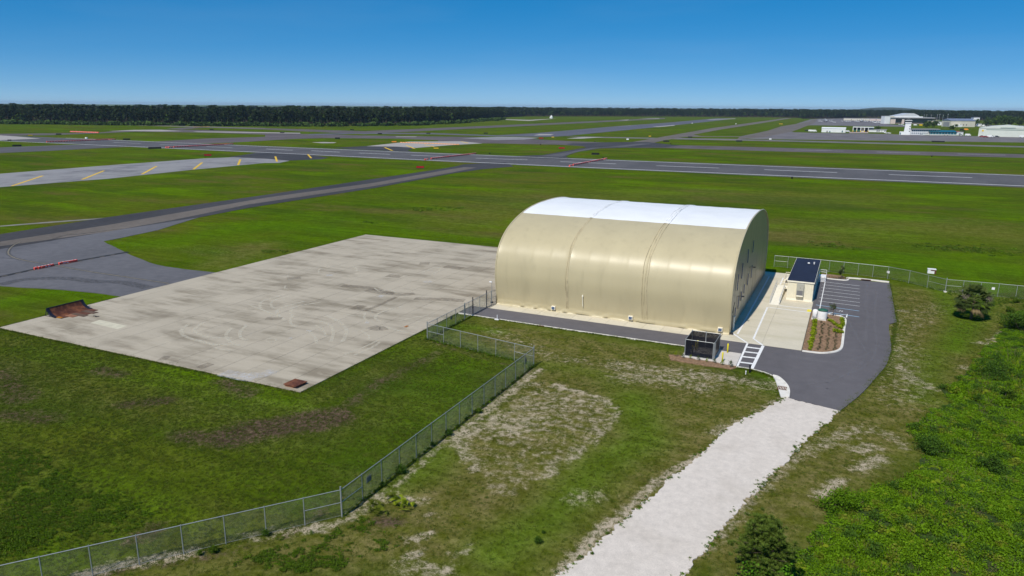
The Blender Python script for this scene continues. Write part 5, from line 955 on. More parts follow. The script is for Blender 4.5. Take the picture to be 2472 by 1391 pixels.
def leaves(centers, size, aspect=1.0, r=None, up=.0, tint=None, flat=0.0):
    "one bent quad (2 triangles) per centre, random facing"
    r = r or rng; n = len(centers); d = r.normal(size=(n,3)); d[:,2] = d[:,2]*(1-flat)+up; d /= np.linalg.norm(d, axis=1)[:,None]+1e-9
    q = r.normal(size=(n,3)); e = np.cross(d, q); e /= np.linalg.norm(e, axis=1)[:,None]+1e-9
    s = (size*(.6+.8*r.random(n)))[:,None]; a_ = d*s*.5; b_ = e*s*.5*aspect
    V = np.stack([centers-a_, centers+b_, centers+a_, centers-b_], 1).reshape(-1,3)
    V[1::4,2] += .12*s[:,0]; V[3::4,2] += .12*s[:,0]
    Fq = np.arange(n*4).reshape(n,4); t = r.random(n) if tint is None else np.clip(tint+.18*r.normal(size=n), 0, 1); return V, Fq, t
def leafmesh(name, parts, mats):
    V = np.concatenate([p[0] for p in parts]); off = 0; Fs = []; T = []; mi = []
    for k, p in enumerate(parts): Fs.append(p[1]+off); off += len(p[0]); T.append(p[2]); mi += [p[3] if len(p) > 3 else 0]*len(p[1])
    Fs = np.concatenate(Fs); me = bpy.data.meshes.new(name); me.from_pydata(V.tolist(), [], Fs.tolist())
    for m in mats: me.materials.append(m)
    at = me.attributes.new('tint', 'FLOAT', 'FACE'); at.data.foreach_set('value', np.concatenate(T).astype(np.float32)); me.polygons.foreach_set('material_index', mi)
    return me
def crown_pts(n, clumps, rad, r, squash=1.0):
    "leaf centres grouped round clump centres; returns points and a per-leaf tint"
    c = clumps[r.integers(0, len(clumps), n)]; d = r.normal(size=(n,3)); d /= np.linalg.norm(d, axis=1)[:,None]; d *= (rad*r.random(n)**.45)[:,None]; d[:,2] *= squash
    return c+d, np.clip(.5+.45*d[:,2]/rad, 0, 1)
def ell(n, rx, rz, cz, r, shell=.5):
    d = r.normal(size=(n,3)); d /= np.linalg.norm(d, axis=1)[:,None]; d *= (shell+(1-shell)*r.random(n))[:,None]; return d*np.array([rx,rx,rz])+np.array([0,0,cz])
def limbs(b, clumps, base, top, r0, r, k=7):
    b.tube([(0,0,-.1),(.02*top,0,top*.4),(0,.02*top,top)], [r0,r0*.7,r0*.25], 7)
    for c in clumps[:k]: z0 = base+(top-base)*r.random()*.6; b.tube([(0,0,z0), (c[0]*.5,c[1]*.5,(z0+c[2])*.5+.1), tuple(c)], [r0*.35,r0*.22,r0*.08], 5)
def tree(name, label, p, h, rx, leaf, seed, n=1500, base=.25, lsize=.3, nclump=26, crad=.32, bark='bark', cat='tree', group=None, shape='round', rz=None):
    r = np.random.default_rng(seed); t = thing(name, label, cat, (*p,-.05), 0, group); rzv = rz or h*(1-base)/2
    cl = ell(nclump, rx*.78, rzv*.82, h-rzv, r, .35)
    if shape == 'cone':
        zz_ = h*base+(h*(1-base))*r.random(nclump)**1.1; rad = rx*(1-.75*((zz_-h*base)/(h*(1-base)))); th = r.random(nclump)*6.28; q = np.sqrt(r.random(nclump))*.85
        cl = np.stack([np.cos(th)*rad*q, np.sin(th)*rad*q, zz_*.95], 1)
    pts, ti = crown_pts(n, cl, rx*crad*1.3, r, .85)
    V, Fq, T = leaves(pts, lsize, .7, r, .25, ti); link('crown', leafmesh('crown', [(V,Fq,T)], [LEAF[leaf]]), t)
    b = MB(); limbs(b, cl, h*base*.8, h*.85, max(.06, h*.022), r); b.build('trunk', M[bark], t, True); return t
# pine at the bottom edge
def pine(p, h, rx, seed):
    r = np.random.default_rng(seed); t = thing('young_pine', 'dark green bushy pine overgrown with bright vine beside the gravel road', 'pine tree', (*p,-.05)); tips = []
    n = 74
    for i in range(n):
        z = h*(.12+.83*(i/n)**.9); rad = rx*(1.0-.72*(z/h)**2.6)*(.45+.6*r.random()); th = i*2.4+r.normal()*.3; tips.append((math.cos(th)*rad, math.sin(th)*rad, min(h, z+rad*.35)))
    tips.append((0,0,h)); tips = np.array(tips); parts = []
    C = []; D = []
    for tp in tips:
        for k in range(12):
            f = r.uniform(.45,1.05); c = np.array([tp[0]*f, tp[1]*f, tp[2]-(1-f)*.5])+r.normal(size=3)*.24
            m = 34; d = r.normal(size=(m,3)); d[:,2] = np.abs(d[:,2])+.2; d /= np.linalg.norm(d, axis=1)[:,None]; C.append(c+d*.13); D.append(d)
    C = np.concatenate(C); D = np.concatenate(D); q = np.cross(D, r.normal(size=D.shape)); q /= np.linalg.norm(q, axis=1)[:,None]; L = .15*(.7+.6*r.random(len(C)))[:,None]
    V = np.stack([C-D*L, C+q*.022, C+D*L, C-q*.022], 1).reshape(-1,3); Fq = np.arange(len(V)).reshape(-1,4)
    link('crown', leafmesh('crown', [(V,Fq,np.clip(.35+.5*(D[:,2]-.3)+.2*r.normal(size=len(C)),0,1))], [LEAF['pine']]), t)
    b = MB(); b.tube([(0,0,-.1),(.05,0,h*.5),(0,0,h*.97)], [.13,.08,.02], 8)
    for tp in tips[:-1]: z0 = max(.2, tp[2]-.6); b.tube([(0,0,z0),(tp[0]*.6,tp[1]*.6,z0+.25),tuple(tp)], [.035,.025,.01], 5)
    b.build('trunk', M['pinebark'], t, True)
    th = r.random(900)*2.4-2.5; zz_ = .2+r.random(900)**1.4*2.6; rad = rx*(1.0-.28*zz_/2.8)*(.75+.3*r.random(900)); pv = np.stack([np.cos(th)*rad, np.sin(th)*rad, zz_], 1)
    V, Fq, T = leaves(pv, .16, .8, r, .6); link('vine', leafmesh('vine', [(V,Fq,T)], [LEAF['vine']]), t)
    return t
pine((-2.75,48.5), 5.3, 2.45, 6)
# sabal palm
def palm(p, h, label):
    r = np.random.default_rng(8); t = thing('cabbage_palm', label, 'palm tree', (*p,-.05)); b = MB(); b.tube([(0,0,-.1),(.12,0,h*.25),(.05,0,h*.6)], [.22,.19,.2], 10); b.build('trunk', M['bark'], t, True)
    for k in range(96):
        el = math.asin(r.uniform(-.75, .98)); th = k*2.39996+r.normal()*.2; d = np.array([math.cos(th)*math.cos(el), math.sin(th)*math.cos(el), math.sin(el)]); st_ = np.array([.05,0,h*.58]); Lp = r.uniform(1.35,2.1)
        hub = st_+d*Lp; hub[2] -= .12; side = np.cross(d, [0,0,1]); side /= np.linalg.norm(side)+1e-6; upv = np.cross(side, d); V = []; F_ = []; nb = 18
        for j in range(nb):
            a_ = (j/(nb-1)-.5)*3.6; v = d*math.cos(a_*.62)+side*math.sin(a_*.8)+upv*.12*math.cos(a_*2); v /= np.linalg.norm(v); ll = r.uniform(1.1,1.5)*(1.0-.25*abs(a_)/1.8); w = side*math.cos(a_)*.075-d*math.sin(a_)*.075
            tip = hub+v*ll; tip[2] -= .32*ll; mid = hub+v*ll*.55; i0 = len(V); V += [hub-w*.3, mid-w, tip, mid+w]; F_.append((i0,i0+1,i0+2,i0+3))
        pw_ = side*.02; i0 = len(V); V += [st_-pw_, st_+pw_, hub+pw_, hub-pw_]; F_.append((i0,i0+1,i0+2,i0+3))
        dry_ = el < -.35 and r.random() < .5
        link('frond', leafmesh('frond', [(np.array(V), np.array(F_), np.full(len(F_), np.clip(.45+.5*math.sin(el)+r.normal()*.12, 0, 1)))], [LEAF['palmdry' if dry_ else 'palm']]), t)
    for k in range(4):
        th = k*1.5-2.2; b = MB(); c = (math.cos(th)*2.4, math.sin(th)*2.4, h*.58+.6); b.tube([(.05,0,h*.58),(math.cos(th)*1.3,math.sin(th)*1.3,h*.58+.9),c], .02, 4); b.build('flower_stalk', M['palmstalk'], t)
        pv = np.array(c)+np.random.default_rng(k).normal(size=(220,3))*np.array([.3,.3,.24]); V, Fq, T = leaves(pv, .1, .6); link('flower_cluster', leafmesh('flower_cluster', [(V,Fq,T)], [LEAF['palmflower']]), t)
M['palmstalk'] = M['bark']; LEAF['palmflower'] = leafmat('palm_flowers', (.3,.22,.19), (.45,.36,.33))
palm((20.0,135.6), 5.9, 'round cabbage palm with pinkish flower clusters at the right')
tree('young_tree', 'slim young tree in the parking lot planting bed', (-.6,126.6), 2.7, .75, 'young', 11, 420, .35, .13, 16, .32)
tree('young_tree', 'narrow young tree in front of the back fence', (-.1,157.2), 3.2, .6, 'young', 12, 900, .12, .16, 18, .34)
# shrubs of the beds
def shrub_me(name, leaf, n, rx, h, ls, seed, up=.4, aspect=.5):
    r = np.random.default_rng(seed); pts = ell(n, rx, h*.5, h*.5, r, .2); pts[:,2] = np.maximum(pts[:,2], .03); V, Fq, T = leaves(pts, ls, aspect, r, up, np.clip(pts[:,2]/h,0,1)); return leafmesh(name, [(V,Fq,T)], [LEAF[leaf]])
def scatter_things(name, me_, pts, label, cat, group, z=.09, smin=.8, smax=1.25):
    r = random.Random(len(pts))
    for p in pts:
        o = link(name, me_); o.location = (*p,z); o.rotation_euler = (0,0,r.random()*6.28); s_ = r.uniform(smin,smax); o.scale = (s_,s_,s_*r.uniform(.85,1.15)); tag(o, label, cat, group)
lime = shrub_me('lime_shrub','lime',150,.34,.5,.17,1); gp = shrub_me('tufted_plant','liri',34,.2,.32,.16,2,.9,.2); gp2 = shrub_me('tufted_plant','liri',44,.22,.34,.16,3,.8,.25)
def lineup(a_, b_, n, j=.08): r = random.Random(n); return [(a_[0]+(b_[0]-a_[0])*i/(n-1)+r.gauss(0,j), a_[1]+(b_[1]-a_[1])*i/(n-1)+r.gauss(0,j)) for i in range(n)]
scatter_things('lime_shrub', lime, lineup((-2.9,106.5),(-3.05,122.4),26), 'lime green shrub in the row along the pad edge', 'shrub', 'lime shrub row')
scatter_things('lime_shrub', lime, lineup((-.9,123.0),(.9,119.4),9)+lineup((.9,125.2),(1.0,120.5),7), 'lime green shrub in the corner drift by the kerb', 'shrub', 'lime shrub corner drift')
scatter_things('lime_shrub', lime, lineup((.1,117.3),(.95,117.0),5), 'lime green shrub in the small patch halfway along the kerb', 'shrub', 'small lime patch by the kerb')
for k, (x0, x1, lab) in enumerate(((-1.75,-1.85,'left'),(-.75,-.85,'middle'),(.25,.2,'right'))):
    scatter_things('tufted_plant', gp if k else gp2, lineup((x0,106.8+k*.5),(x1,121.5-k*1.2),17), 'small tufted plant in the %s row of the mulch bed' % lab, 'plant', '%s row of tufted plants' % lab)
ep = shrub_me('spindly_shrub','young',90,.3,.75,.14,5,.9,.35); ep2 = shrub_me('spindly_shrub','lime',60,.25,.6,.14,6,.9,.35)
for i, (p, l) in enumerate(zip([(-19.46,95.28),(-18.43,95.03),(-17.41,95.15),(-16.31,95.04),(-15.15,94.79),(-14.14,94.83),(-13.06,94.55),(-11.96,94.39)], ('leftmost','second','third','fourth','fifth','sixth','seventh','rightmost'))):
    o = link('spindly_shrub', ep if i % 2 else ep2); o.location = (*p,.02); s_ = 1.3 if i in (0,6,7) else 1.0; o.scale = (s_,s_,s_*1.2); tag(o, '%s spindly shrub in the mulch strip before the enclosure' % l, 'shrub', 'shrubs before the enclosure')
dk = shrub_me('fence_bed_grass','palmdry',40,.3,.4,.25,9,.9,.15); scatter_things('ornamental_grass', dk, [(-2.2+i*.42, 157.4-.03*i) for i in range(9)], 'straw coloured ornamental grass before the back fence', 'plant', 'ornamental grasses at the back fence', .06)
# lone bushes in the yard
yb = shrub_me('yard_bush','scrub2',420,.55,.8,.22,21,.9,.25); yb2 = shrub_me('yard_bush','weed',260,.6,.7,.22,22,.6,.4)
for p, s_, l, m_ in (((-19.32,46.62),.62,'lone dark spiky bush on the lawn left of the gravel road',yb),((-19.48,48.11),.3,'tiny bush just behind the lone spiky bush',yb),((-35.23,51.35),.95,'tall dark weed bush at the long fence left of the sandy patch',yb),((-35.25,60.29),.75,'weed bush higher up at the long fence',yb),((-35.11,66.76),.75,'bright weed bush at the fence beside the sandy patch',yb2),((-35.40,48.64),.5,'small weed at the fence near the notice board',yb),((-35.55,57.49),.5,'small weed midway along the long fence',yb),
                    ((-39.25,38.15),.6,'weed bush against the lower fence',yb),((-41.24,34.74),.7,'bushy weed below the lower fence',yb2),((-41.96,34.05),.5,'smaller weed left of the bushy weed below the lower fence',yb2),((-14.99,47.10),.3,'small weed on the edge of the white gravel',yb2)):
    o = link('bush', m_); o.location = (*p,-.05); o.scale = (s_,s_,s_*1.25); tag(o, l, 'bush')
# palmetto clump
def fan_me(name, leaf, n, seed, s=.8):
    r = np.random.default_rng(seed); V = []; F_ = []; T = []
    for k in range(n):
        th = r.random()*6.28; el = r.uniform(.35,1.3); d = np.array([math.cos(th)*math.cos(el), math.sin(th)*math.cos(el), math.sin(el)]); hub = d*s*r.uniform(.5,.9); side = np.cross(d,[0,0,1]); side /= np.linalg.norm(side)+1e-6; ti = r.random()
        for j in range(9):
            a_ = (j/8-.5)*2.6; v = d*math.cos(a_)+side*math.sin(a_); tip = hub+v*s*.5; tip[2] -= .08; w = side*.035*s*math.cos(a_)-d*.035*s*math.sin(a_); i0 = len(V); mid = hub+v*s*.28; V += [hub, mid-w, tip, mid+w]; F_.append((i0,i0+1,i0+2,i0+3)); T.append(ti)
    return leafmesh(name, [(np.array(V), np.array(F_), np.array(T))], [LEAF[leaf]])
fm = fan_me('palmetto','lime',16,31); fm2 = fan_me('palmetto','scrub3',14,32)
for i, (p, l) in enumerate(zip([(-33.92,45.36),(-32.67,46.84),(-33.38,46.94),(-31.85,46.36),(-32.78,44.64),(-31.38,46.59),(-33.45,44.52)], ('left','top','rear','middle','front','right','lower left'))):
    o = link('palmetto', fm if i % 2 else fm2); o.location = (*p,-.05); o.scale = (.9,)*3; o.rotation_euler = (0,0,i*1.1); tag(o, '%s palmetto of the yellow green clump below the fence corner' % l, 'palmetto', 'palmetto clump on the bare soil')
# ------------------------------------------------ scattered vegetation that nobody could count
def gn_scatter(name, pts, scales, meshes, seed=0, label=None, cat=None):
    "points carrying a scale; one of several leaf meshes stands on each point"
    me = bpy.data.meshes.new(name); me.from_pydata(np.asarray(pts).tolist(), [], []); at = me.attributes.new('sc', 'FLOAT_VECTOR', 'POINT'); at.data.foreach_set('vector', np.asarray(scales, np.float32).ravel())
    o = link(name, me); tag(o, label, cat, kind='stuff')
    ng = bpy.data.node_groups.new(name, 'GeometryNodeTree'); ng.interface.new_socket('Geometry', in_out='INPUT', socket_type='NodeSocketGeometry'); ng.interface.new_socket('Geometry', in_out='OUTPUT', socket_type='NodeSocketGeometry')
    nd = ng.nodes; gi = nd.new('NodeGroupInput'); go = nd.new('NodeGroupOutput'); ip = nd.new('GeometryNodeInstanceOnPoints'); ip.inputs['Pick Instance'].default_value = True
    g2 = nd.new('GeometryNodeGeometryToInstance')
    for m_ in meshes[::-1]:
        src = bpy.data.objects.new(name+'_source', m_); oi = nd.new('GeometryNodeObjectInfo'); oi.inputs['Object'].default_value = src; ng.links.new(oi.outputs['Geometry'], g2.inputs[0])
    rv = nd.new('FunctionNodeRandomValue'); rv.data_type = 'FLOAT_VECTOR'; rv.inputs[1].default_value = (.0,.0,6.283); rv.inputs['Seed'].default_value = seed
    ri = nd.new('FunctionNodeRandomValue'); ri.data_type = 'INT'; ri.inputs[4].default_value = 0; ri.inputs[5].default_value = len(meshes)-1; ri.inputs['Seed'].default_value = seed+1
    na = nd.new('GeometryNodeInputNamedAttribute'); na.data_type = 'FLOAT_VECTOR'; na.inputs[0].default_value = 'sc'
    ng.links.new(gi.outputs[0], ip.inputs['Points']); ng.links.new(g2.outputs[0], ip.inputs['Instance']); ng.links.new(rv.outputs[0], ip.inputs['Rotation']); ng.links.new(ri.outputs[2], ip.inputs['Instance Index']); ng.links.new(na.outputs[0], ip.inputs['Scale']); ng.links.new(ip.outputs[0], go.inputs[0])
    md = o.modifiers.new('scatter', 'NODES'); md.node_group = ng; return o
def randin(poly, n, seed):
    r = np.random.default_rng(seed); P = np.array(poly); lo, hi = P.min(0), P.max(0); out = []
    while sum(map(len, out)) < n: q = lo+(hi-lo)*r.random((n*2,2)); out.append(q[inpoly(q[:,0], q[:,1], poly)])
    return np.concatenate(out)[:n]
SCRUB = jag([(-1.71,50.02),(-1.41,53.21),(1.00,58.54),(1.51,61.98),(3.10,64.54),(5.46,67.89),(8.15,71.72),(9.75,77.60),(8.60,83.43),(10.85,87.50),(13.16,95.20),(12.61,97.83),(16.50,106.10),(19.33,113.75),(23.56,129.65),(26.29,138.58),(31.35,149.64)]+[(60,140),(60,40),(-1.5,46)], 2, .35, 12)
def shrubball(name, leaf, n, rx, h, ls, seed): return shrub_me(name, leaf, n, rx, h, ls, seed, .7, .75)
stems = MB()
for k in range(5): th = k*1.3; stems.tube([(0,0,0),(math.cos(th)*.25,math.sin(th)*.25,.4),(math.cos(th)*.45+.1,math.sin(th)*.45,.7+.1*(k % 3))], [.012,.009,.004], 4, 0, False)
stm = stems.mesh('dead_stems', [LEAF['dead']]); at_ = stm.attributes.new('tint','FLOAT','FACE'); at_.data.foreach_set('value', [.6]*len(stm.polygons))
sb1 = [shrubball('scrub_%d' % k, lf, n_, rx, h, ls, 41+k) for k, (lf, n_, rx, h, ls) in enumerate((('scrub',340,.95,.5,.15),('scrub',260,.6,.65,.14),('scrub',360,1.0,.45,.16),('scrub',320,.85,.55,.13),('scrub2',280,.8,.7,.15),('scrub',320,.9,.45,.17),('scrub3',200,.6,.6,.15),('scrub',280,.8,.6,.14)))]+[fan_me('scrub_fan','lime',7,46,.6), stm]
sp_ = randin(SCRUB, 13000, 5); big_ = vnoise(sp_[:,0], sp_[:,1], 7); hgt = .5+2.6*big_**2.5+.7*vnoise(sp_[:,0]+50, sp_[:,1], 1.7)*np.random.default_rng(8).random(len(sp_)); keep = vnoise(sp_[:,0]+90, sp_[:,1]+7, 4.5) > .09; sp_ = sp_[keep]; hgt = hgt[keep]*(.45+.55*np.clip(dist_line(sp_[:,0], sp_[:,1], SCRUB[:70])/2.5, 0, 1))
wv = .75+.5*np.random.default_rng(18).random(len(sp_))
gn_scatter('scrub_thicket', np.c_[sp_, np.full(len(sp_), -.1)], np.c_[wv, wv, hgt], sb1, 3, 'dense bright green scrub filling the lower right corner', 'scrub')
sheet('scrub_floor', SCRUB, -.015, M['scrubsoil'])
def bush(p, h, rx, leaf, label, seed, n=1500, ls=.22):
    r = np.random.default_rng(seed); t = thing('bush', label, 'bush', (*p,-.05)); cl = ell(30, rx*.85, h*.36, h*.5, r, .1)*np.array([1+.25*r.normal(),1,1]); cl[:,2] *= .7+.6*r.random(30); pts, ti = crown_pts(n, cl, rx*.3, r, .8); pts[:,2] = np.maximum(pts[:,2], .05)
    V, Fq, T = leaves(pts, ls, .75, r, .5, ti); link('foliage', leafmesh('foliage', [(V,Fq,T)], [LEAF[leaf]]), t); b = MB()
    for c in cl[:8]: b.tube([(0,0,-.05),(c[0]*.6,c[1]*.6,c[2]*.5),tuple(c)], [.04,.03,.01], 5)
    b.build('stems', M['bark'], t, True)
for p, h, rx, lf, l in (((19.03,104.51),2.2,3.4,'scrub2','large dark bush in the scrub at the right frame edge'),((19.23,96.68),2.4,1.0,'weed','upright light green sapling in front of the large dark bush'),((15.07,76.42),1.5,1.5,'scrub2','grey green round bush in the middle of the scrub'),((2.38,62.81),1.4,2.3,'scrub','leafy bush at the lower left edge of the scrub'),((9.92,78.28),1.5,2.4,'scrub2','dark bush at the scrub edge beside the sandy patch'),
                        ((26.20,130.96),3.2,2.8,'scrub2','tall dark bush at the upper tip of the scrub'),((25.81,132.54),2.4,2.6,'scrub2','dark bush below the palm at the frame edge'),((26.52,143.57),.9,1.0,'weed','small bright bush right of the palm'),((28.72,151.60),.8,1.1,'weed','low bush by the fence right of the palm')): bush(p, h, rx, lf, l, int(h*97+rx*31), int(900*rx), .17)
# grass tufts near the camera
def blades(name, leaf, n, h, spread, seed, w=.03):
    r = np.random.default_rng(seed); V = []; F_ = []
    for k in range(n):
        c = np.array([r.normal()*spread, r.normal()*spread, 0]); th = r.random()*6.28; l = np.array([math.cos(th), math.sin(th), 0]); hh = h*r.uniform(.5,1.1); i0 = len(V); s_ = np.array([-l[1], l[0], 0])*w
        V += [c-s_, c+s_, c+l*hh*.5+np.array([0,0,hh])]; F_.append((i0,i0+1,i0+2,i0+2))
    me = bpy.data.meshes.new(name); me.from_pydata([tuple(v) for v in V], [], [f[:3] for f in F_]); me.materials.append(LEAF[leaf]); at = me.attributes.new('tint','FLOAT','FACE'); at.data.foreach_set('value', r.random(n).astype(np.float32)); return me
gb = [blades('grass_a','grass',16,.13,.13,51), blades('grass_b','grass',20,.1,.16,52), blades('grass_c','weed',14,.12,.12,53)]
NEAR = [(-52.49,24.59),(-120.53,63.36),(-114.01,63.20),(-56.69,62.12),(-56.16,90.53),(-53.53,98.27),(-18.84,97.42),(-5.09,90.67),(7.93,109.08),(9.60,155.56),(17.43,148.96),(33.89,164.13),(15.09,57.05)]
gp_ = randin(NEAR, 90000, 9); ex = inpoly(gp_[:,0], gp_[:,1], gl+gr[::-1]) | ((gp_[:,0] > -56) & (gp_[:,0] < -14) & (gp_[:,1] > 100.3)) | ((gp_[:,0] < -56.9) & (gp_[:,1] > 62.6)) | inpoly(gp_[:,0], gp_[:,1], [(-4.12,86.60),(1.54,85.21),(5.70,99.95),(7.47,110.81),(8.78,127.76),(8.73,157.79),(-3.87,156.61),(-6.10,108.20),(-9.11,95.21)])
ex |= (gp_[:,0] > -19.2) & (gp_[:,0] < -9) & (gp_[:,1] > 94.4) & (gp_[:,1] < 106)
ds = np.minimum.reduce([dist_line(gp_[:,0], gp_[:,1], LOOP+[LOOP[0]])*0+9]); sandp = np.zeros(len(gp_)); sandp[inpoly(gp_[:,0], gp_[:,1], YARD)] = .65; sandp[inpoly(gp_[:,0], gp_[:,1], LOOP)] = .85
k_ = (~ex) & (np.random.default_rng(1).random(len(gp_)) > sandp); gp_ = gp_[k_]; sc = .6+.25*vnoise(gp_[:,0]+11, gp_[:,1], 6.0)
gn_scatter('grass_tufts', np.c_[gp_, np.full(len(gp_), -.07)], np.c_[sc,sc,sc], gb, 11, 'short rough grass of the yard and the lawn below the apron', 'grass')
# rank ground cover at lower left, weeds at fence foot and gravel edges
wd = [shrub_me('weed_a','weed',26,.24,.22,.12,61,.9,.6), shrub_me('weed_b','scrub',22,.22,.2,.11,62,.9,.6), shrub_me('weed_c','weed',24,.22,.22,.11,63,.9,.6)]
cov = randin([(-75.24,36.79),(-71.14,40.29),(-61.17,38.13),(-53.56,37.76),(-48.81,36.76),(-48.60,33.85),(-51.78,29.85),(-55.02,25.47)], 5200, 15); COVP = [(-75.24,36.79),(-71.14,40.29),(-61.17,38.13),(-53.56,37.76),(-48.81,36.76),(-48.60,33.85),(-51.78,29.85),(-55.02,25.47)]; cov = cov[(np.random.default_rng(2).random(len(cov)) < np.clip(dist_line(cov[:,0], cov[:,1], COVP)/2.5, 0, .95)) & ((vnoise(cov[:,0], cov[:,1], 2.2)*.6+.4*vnoise(cov[:,0]+31, cov[:,1], .7)) > .38)]
cov2 = randin([(-39.07,32.54),(-39.37,36.44),(-37.85,38.82),(-35.24,41.63),(-34.33,43.68),(-30.30,44.01),(-28.02,43.18),(-30.73,38.85),(-31.07,36.39)], 2600, 16); cov2 = cov2[(np.random.default_rng(5).random(len(cov2)) < .6) & ((vnoise(cov2[:,0]+5, cov2[:,1], 1.8)*.5+.5*vnoise(cov2[:,0]+5, cov2[:,1], .6)) > .55)]
c3 = np.r_[cov, cov2]; s3 = .5+.6*vnoise(c3[:,0], c3[:,1]+9, 1.5)
gn_scatter('ground_cover', np.c_[c3, np.full(len(c3), -.06)], np.c_[s3,s3,s3*.9], wd, 17, 'rank leafy ground cover on both sides of the lower fence', 'ground cover')
def along(pts, n, j, seed):
    r = np.random.default_rng(seed); P = np.array(pts); s_ = np.r_[0, np.cumsum(np.hypot(*np.diff(P, axis=0).T))]; t = r.random(n)*s_[-1]; return np.c_[np.interp(t, s_, P[:,0]), np.interp(t, s_, P[:,1])]+r.normal(size=(n,2))*j
ew = np.r_[along(gl, 260, .22, 1), along(gr, 420, .3, 2)]; ew = ew[vnoise(ew[:,0], ew[:,1], 1.1) > .42]; s4 = .35+.6*np.random.default_rng(4).random(len(ew))**2
gn_scatter('road_edge_weeds', np.c_[ew, np.full(len(ew), -.03)], np.c_[s4,s4,s4], wd, 19, 'small weeds creeping in along both edges of the gravel road', 'weeds')
fw = np.r_[along(run3, 260, .3, 5), along(run2, 120, .22, 6), along([(-54.2,87),(-54.2,98)], 60, .2, 7), along([(18.20,156.22),(21.05,152.44),(23.64,147.31),(30.63,155.59)], 260, 1.2, 8), along(run5[-4:], 60, .4, 9)]; s5 = .5+.7*np.random.default_rng(6).random(len(fw))
gn_scatter('fence_foot_weeds', np.c_[fw, np.full(len(fw), -.05)], np.c_[s5,s5,s5*1.2], wd, 23, 'tall weeds along the feet of the chain-link fences', 'weeds')
# apron edge grass
ae = np.r_[along([(-115.4,62.55),(-56.8,62.55)], 650, .22, 31), along([(-56.85,62.6),(-56.85,100)], 420, .2, 32), along([(-115.5,62.6),(-115.5,84)], 300, .12, 33), along([(1.54,85.21),(5.70,99.95),(7.47,110.81),(8.78,127.76),(8.73,157.79)], 900, .15, 34), along([(-53.6,100.8),(-40,100.3),(-19,100.2)], 500, .1, 35), along([(-11.27,94.60),(-9.29,94.59),(-7.69,94.06),(-6.53,93.09)], 200, .1, 36)]
s6 = .6+1.0*np.random.default_rng(7).random(len(ae))**2; gn_scatter('edge_grass', np.c_[ae, np.full(len(ae), -.04)], np.c_[s6,s6,s6], gb, 29, 'ragged grass creeping over the edges of the paving', 'grass')
# dark clumps in the far field
fc = np.r_[randin([(-121.33,157.47),(-129.80,168.64),(-121.01,177.51),(-113.58,166.50)], 10, 1)*0+1e4, along([(-130.5,204.0),(-124.8,204.1),(-122.4,211.3)], 70, 3.5, 41), along([(20.6,205.2),(27.0,207.3),(34.7,206.5)], 120, 3.0, 42), along([(-5.74,196.67),(0.02,195.89)], 40, 2.0, 43), along([(-128.43,173.81),(-124.44,172.49)], 12, 1, 44), along([(-126.86,128.12),(-117.30,127.37)], 14, 1, 45)]; fc = fc[fc[:,0] < 5000]
s7 = .8+1.2*np.random.default_rng(9).random(len(fc)); gn_scatter('field_weeds', np.c_[fc, np.full(len(fc), -.1)], np.c_[s7*2.2,s7*2.2,s7*.8], wd, 37, 'dark rank weed clumps in the mown field behind the hangar', 'weeds')
# ------------------------------------------------ woods
def ftree(name, leaf, h, rx, base, seed, n=95, ls=3.0):
    r = np.random.default_rng(seed); cl = ell(11, rx*.7, h*(1-base)*.42, h*(1+base)/2, r, .3); pts, ti = crown_pts(n, cl, rx*.5, r, .9); V, Fq, T = leaves(pts, ls, .8, r, .3, ti)
    b = MB(); b.tube([(0,0,-.5),(.3,.2,h*.5),(0,0,h*.92)], [.35,.26,.08], 5); tv = np.array(b.v); tf = np.array([f for f in b.f if len(f) == 4]); 
    return leafmesh(name, [(V,Fq,T), (tv, tf, np.full(len(tf), .5), 1)], [LEAF[leaf], M['pinebark']])
fts = [ftree('wood_a','forest',28,4.0,.2,71,130), ftree('wood_b','forest',26,3.6,.25,72,120), ftree('wood_c','forest2',23,5,.1,73,150), ftree('wood_d','forest',30,4.2,.3,74,120), ftree('wood_e','forest',24,5,.08,75,150), ftree('wood_f','forest',27,3.8,.15,76,130)]
def wood(name, front, depth, label, seed, hs=1.0, d0=7.0, dmax=60):
    "tree rows behind a front line, thinning with distance"
    r = np.random.default_rng(seed); P = np.array(front); out = []; s_ = np.r_[0, np.cumsum(np.hypot(*np.diff(P, axis=0).T))]; back_ = 0; step = d0
    while back_ < depth:
        n = int(s_[-1]/step); t = (np.arange(n)+r.random(n))*step; x = np.interp(t, s_, P[:,0]); y = np.interp(t, s_, P[:,1]); L = np.hypot(x, y); k = 1+(back_+r.normal(size=n)*step*.35)/L
        out.append(np.c_[x*k, y*k, np.full(n, step)]); back_ += step*.9; step = min(dmax, step*1.035)
    q = np.concatenate(out); sz = hs*(.76+.32*r.random(len(q))+.1*(vnoise(q[:,0], q[:,1], 120)-.5)); wdt = sz*np.clip(q[:,2]/9, 1, 5)
    return gn_scatter(name, np.c_[q[:,:2], np.full(len(q), -.1)], np.c_[wdt,wdt,np.minimum(sz, 1.09*hs)], fts, seed, label, 'woods')
wood('left_woods', [(-2300,600)]+[(-1382.1,730.0),(-1303.9,763.7),(-1068.1,830.3),(-880.1,928.5),(-785.0,978.1),(-711.3,1113.2),(-735.6,1304.6),(-811.8,1580.4),(-855.4,1768.2)], 2600, 'dark pine woods along the left horizon', 51, 1.0)
wood('far_woods', [(-996.4,2008.0),(-1035.7,2291.6),(-896.7,2480.8),(-660.1,2720.3),(-455.2,2832.7),(-332.7,2913.9),(-242.5,2881.5),(-153.1,2790.6)], 6000, 'dark woods along the centre horizon behind the long runway', 52, .97, 11, 90)
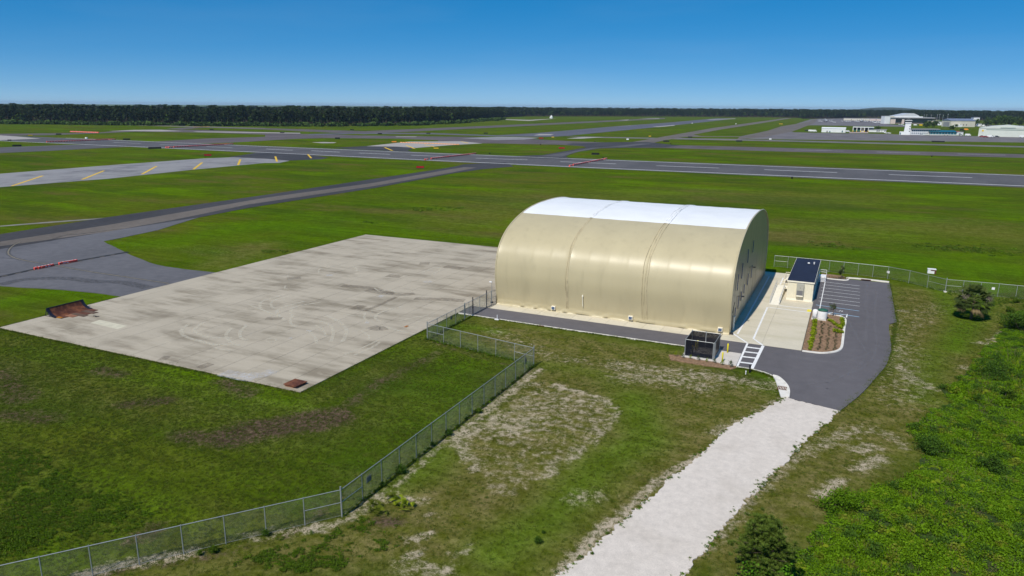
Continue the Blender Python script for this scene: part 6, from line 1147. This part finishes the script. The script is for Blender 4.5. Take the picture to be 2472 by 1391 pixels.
wood('right_woods', [(-176.8,2643.1),(-100.0,2791.5),(3.8,3112.8),(129.8,3125.9),(264.6,2717.3),(314.6,2868.1),(379.5,2746.3),(496.7,2477.5),(657.9,2441.2)], 6000, 'dark woods along the right horizon behind the terminal', 53, .98, 9, 90)
# low shrub fringe before the left woods
fr = along([(-1253.1,733.7),(-1027.7,798.8),(-846.6,893.0),(-762.3,949.7),(-696.4,1089.9),(-718.1,1273.6),(-831.2,1710.9)], 420, 6, 61); s8 = 3+3*np.random.default_rng(3).random(len(fr)); gn_scatter('woods_fringe', np.c_[fr, np.full(len(fr), -.1)], np.c_[s8*2,s8*2,s8*1.6], [shrubball('fringe_a','forest2',60,.6,.7,.5,81), shrubball('fringe_b','forest2',60,.6,.6,.5,82)], 39, 'low shrubs along the foot of the left woods', 'shrubs')
tree('round_tree', 'lone round dark tree in front of the left woods', (-747.9,1044.6), 12.5, 8, 'forest2', 91, 500, .02, 2.6, 30, .36)
tree('round_tree', 'low bush-like tree left of the lone round tree', (-779.0,983.3), 6, 7, 'forest2', 92, 300, .02, 2.2, 20, .36)
for i, (p, h, rx, l) in enumerate((((113,1560),13,8.5,'shorter of two trees behind the terminal roof'),((128,1610),14,8,'taller of two trees behind the terminal roof'),((139,1421),9,5,'small tree behind the glazed wing'),((236,1780),18,11,'dark tree at the left of the grove behind the pale hangar'),((252,1800),21,10,'bright green tree in the grove behind the pale hangar'),((267,1815),25,12,'tallest dark tree of the grove behind the pale hangar'),((281,1825),22,11,'dark tree in the middle of the grove behind the pale hangar'),((296,1830),20,11,'rightmost dark tree of the grove behind the pale hangar'),((222,1860),12,8,'tree right of the warehouse'),((231,1890),14,7,'thin tree before the half hidden white shed'),((27,1330),7,5,'round tree behind the low fire station wing'),((172,1690),6,4,'small dark tree at the warehouse corner'),((246,1300),8,5,'tree left of the pale hangar'),((132,1215),5,4,'small shrubby tree behind the white annex'))):
    tree('tree', l, p, h, rx, 'forest2' if i != 4 else 'weed', 100+i, 360, .1, rx*.28, 22, .36)
# distant hill
hx, hy = (-560, 0); hp = []
c0 = Vector((263.9,8273.1)); c0 = c0*(9000/c0.length); b = MB(); nh = 40; rdx = Vector((c0.y,-c0.x)).normalized()
rows2 = []
for j in range(9):
    for i in range(nh+1):
        u = (i/nh-.5)*2; w = (j/8-.5)*2; q = c0+rdx*u*480+c0.normalized()*w*700; hgt_ = 52*max(0, 1-abs(u)**2.2)*(1-w*w)*(1-.25*max(0,u)); b.v.append((q.x, q.y, hgt_-1)); 
b.f = [(j*(nh+1)+i, j*(nh+1)+i+1, (j+1)*(nh+1)+i+1, (j+1)*(nh+1)+i) for j in range(8) for i in range(nh)]; b.m = [0]*len(b.f)
hill = b.build('hill', plain('hill_green', (.03,.045,.03), .95, .3, .01), smooth=True); hill['kind'] = 'structure'
# ------------------------------------------------ haze
hz = MB().box(-32000,32000,-9000,36000,-1.5,75).build('haze', bpy.data.materials.new('haze')); hz['kind'] = 'stuff'
hm = hz.data.materials[0]; hm.use_nodes = True; nt = hm.node_tree; nt.nodes.clear(); ho = nt.nodes.new('ShaderNodeOutputMaterial'); pv = nt.nodes.new('ShaderNodeVolumePrincipled')
pv.inputs['Color'].default_value = (.6,.8,1,1); pv.inputs['Density'].default_value = 3.5e-5; nt.links.new(pv.outputs[0], ho.inputs['Volume'])
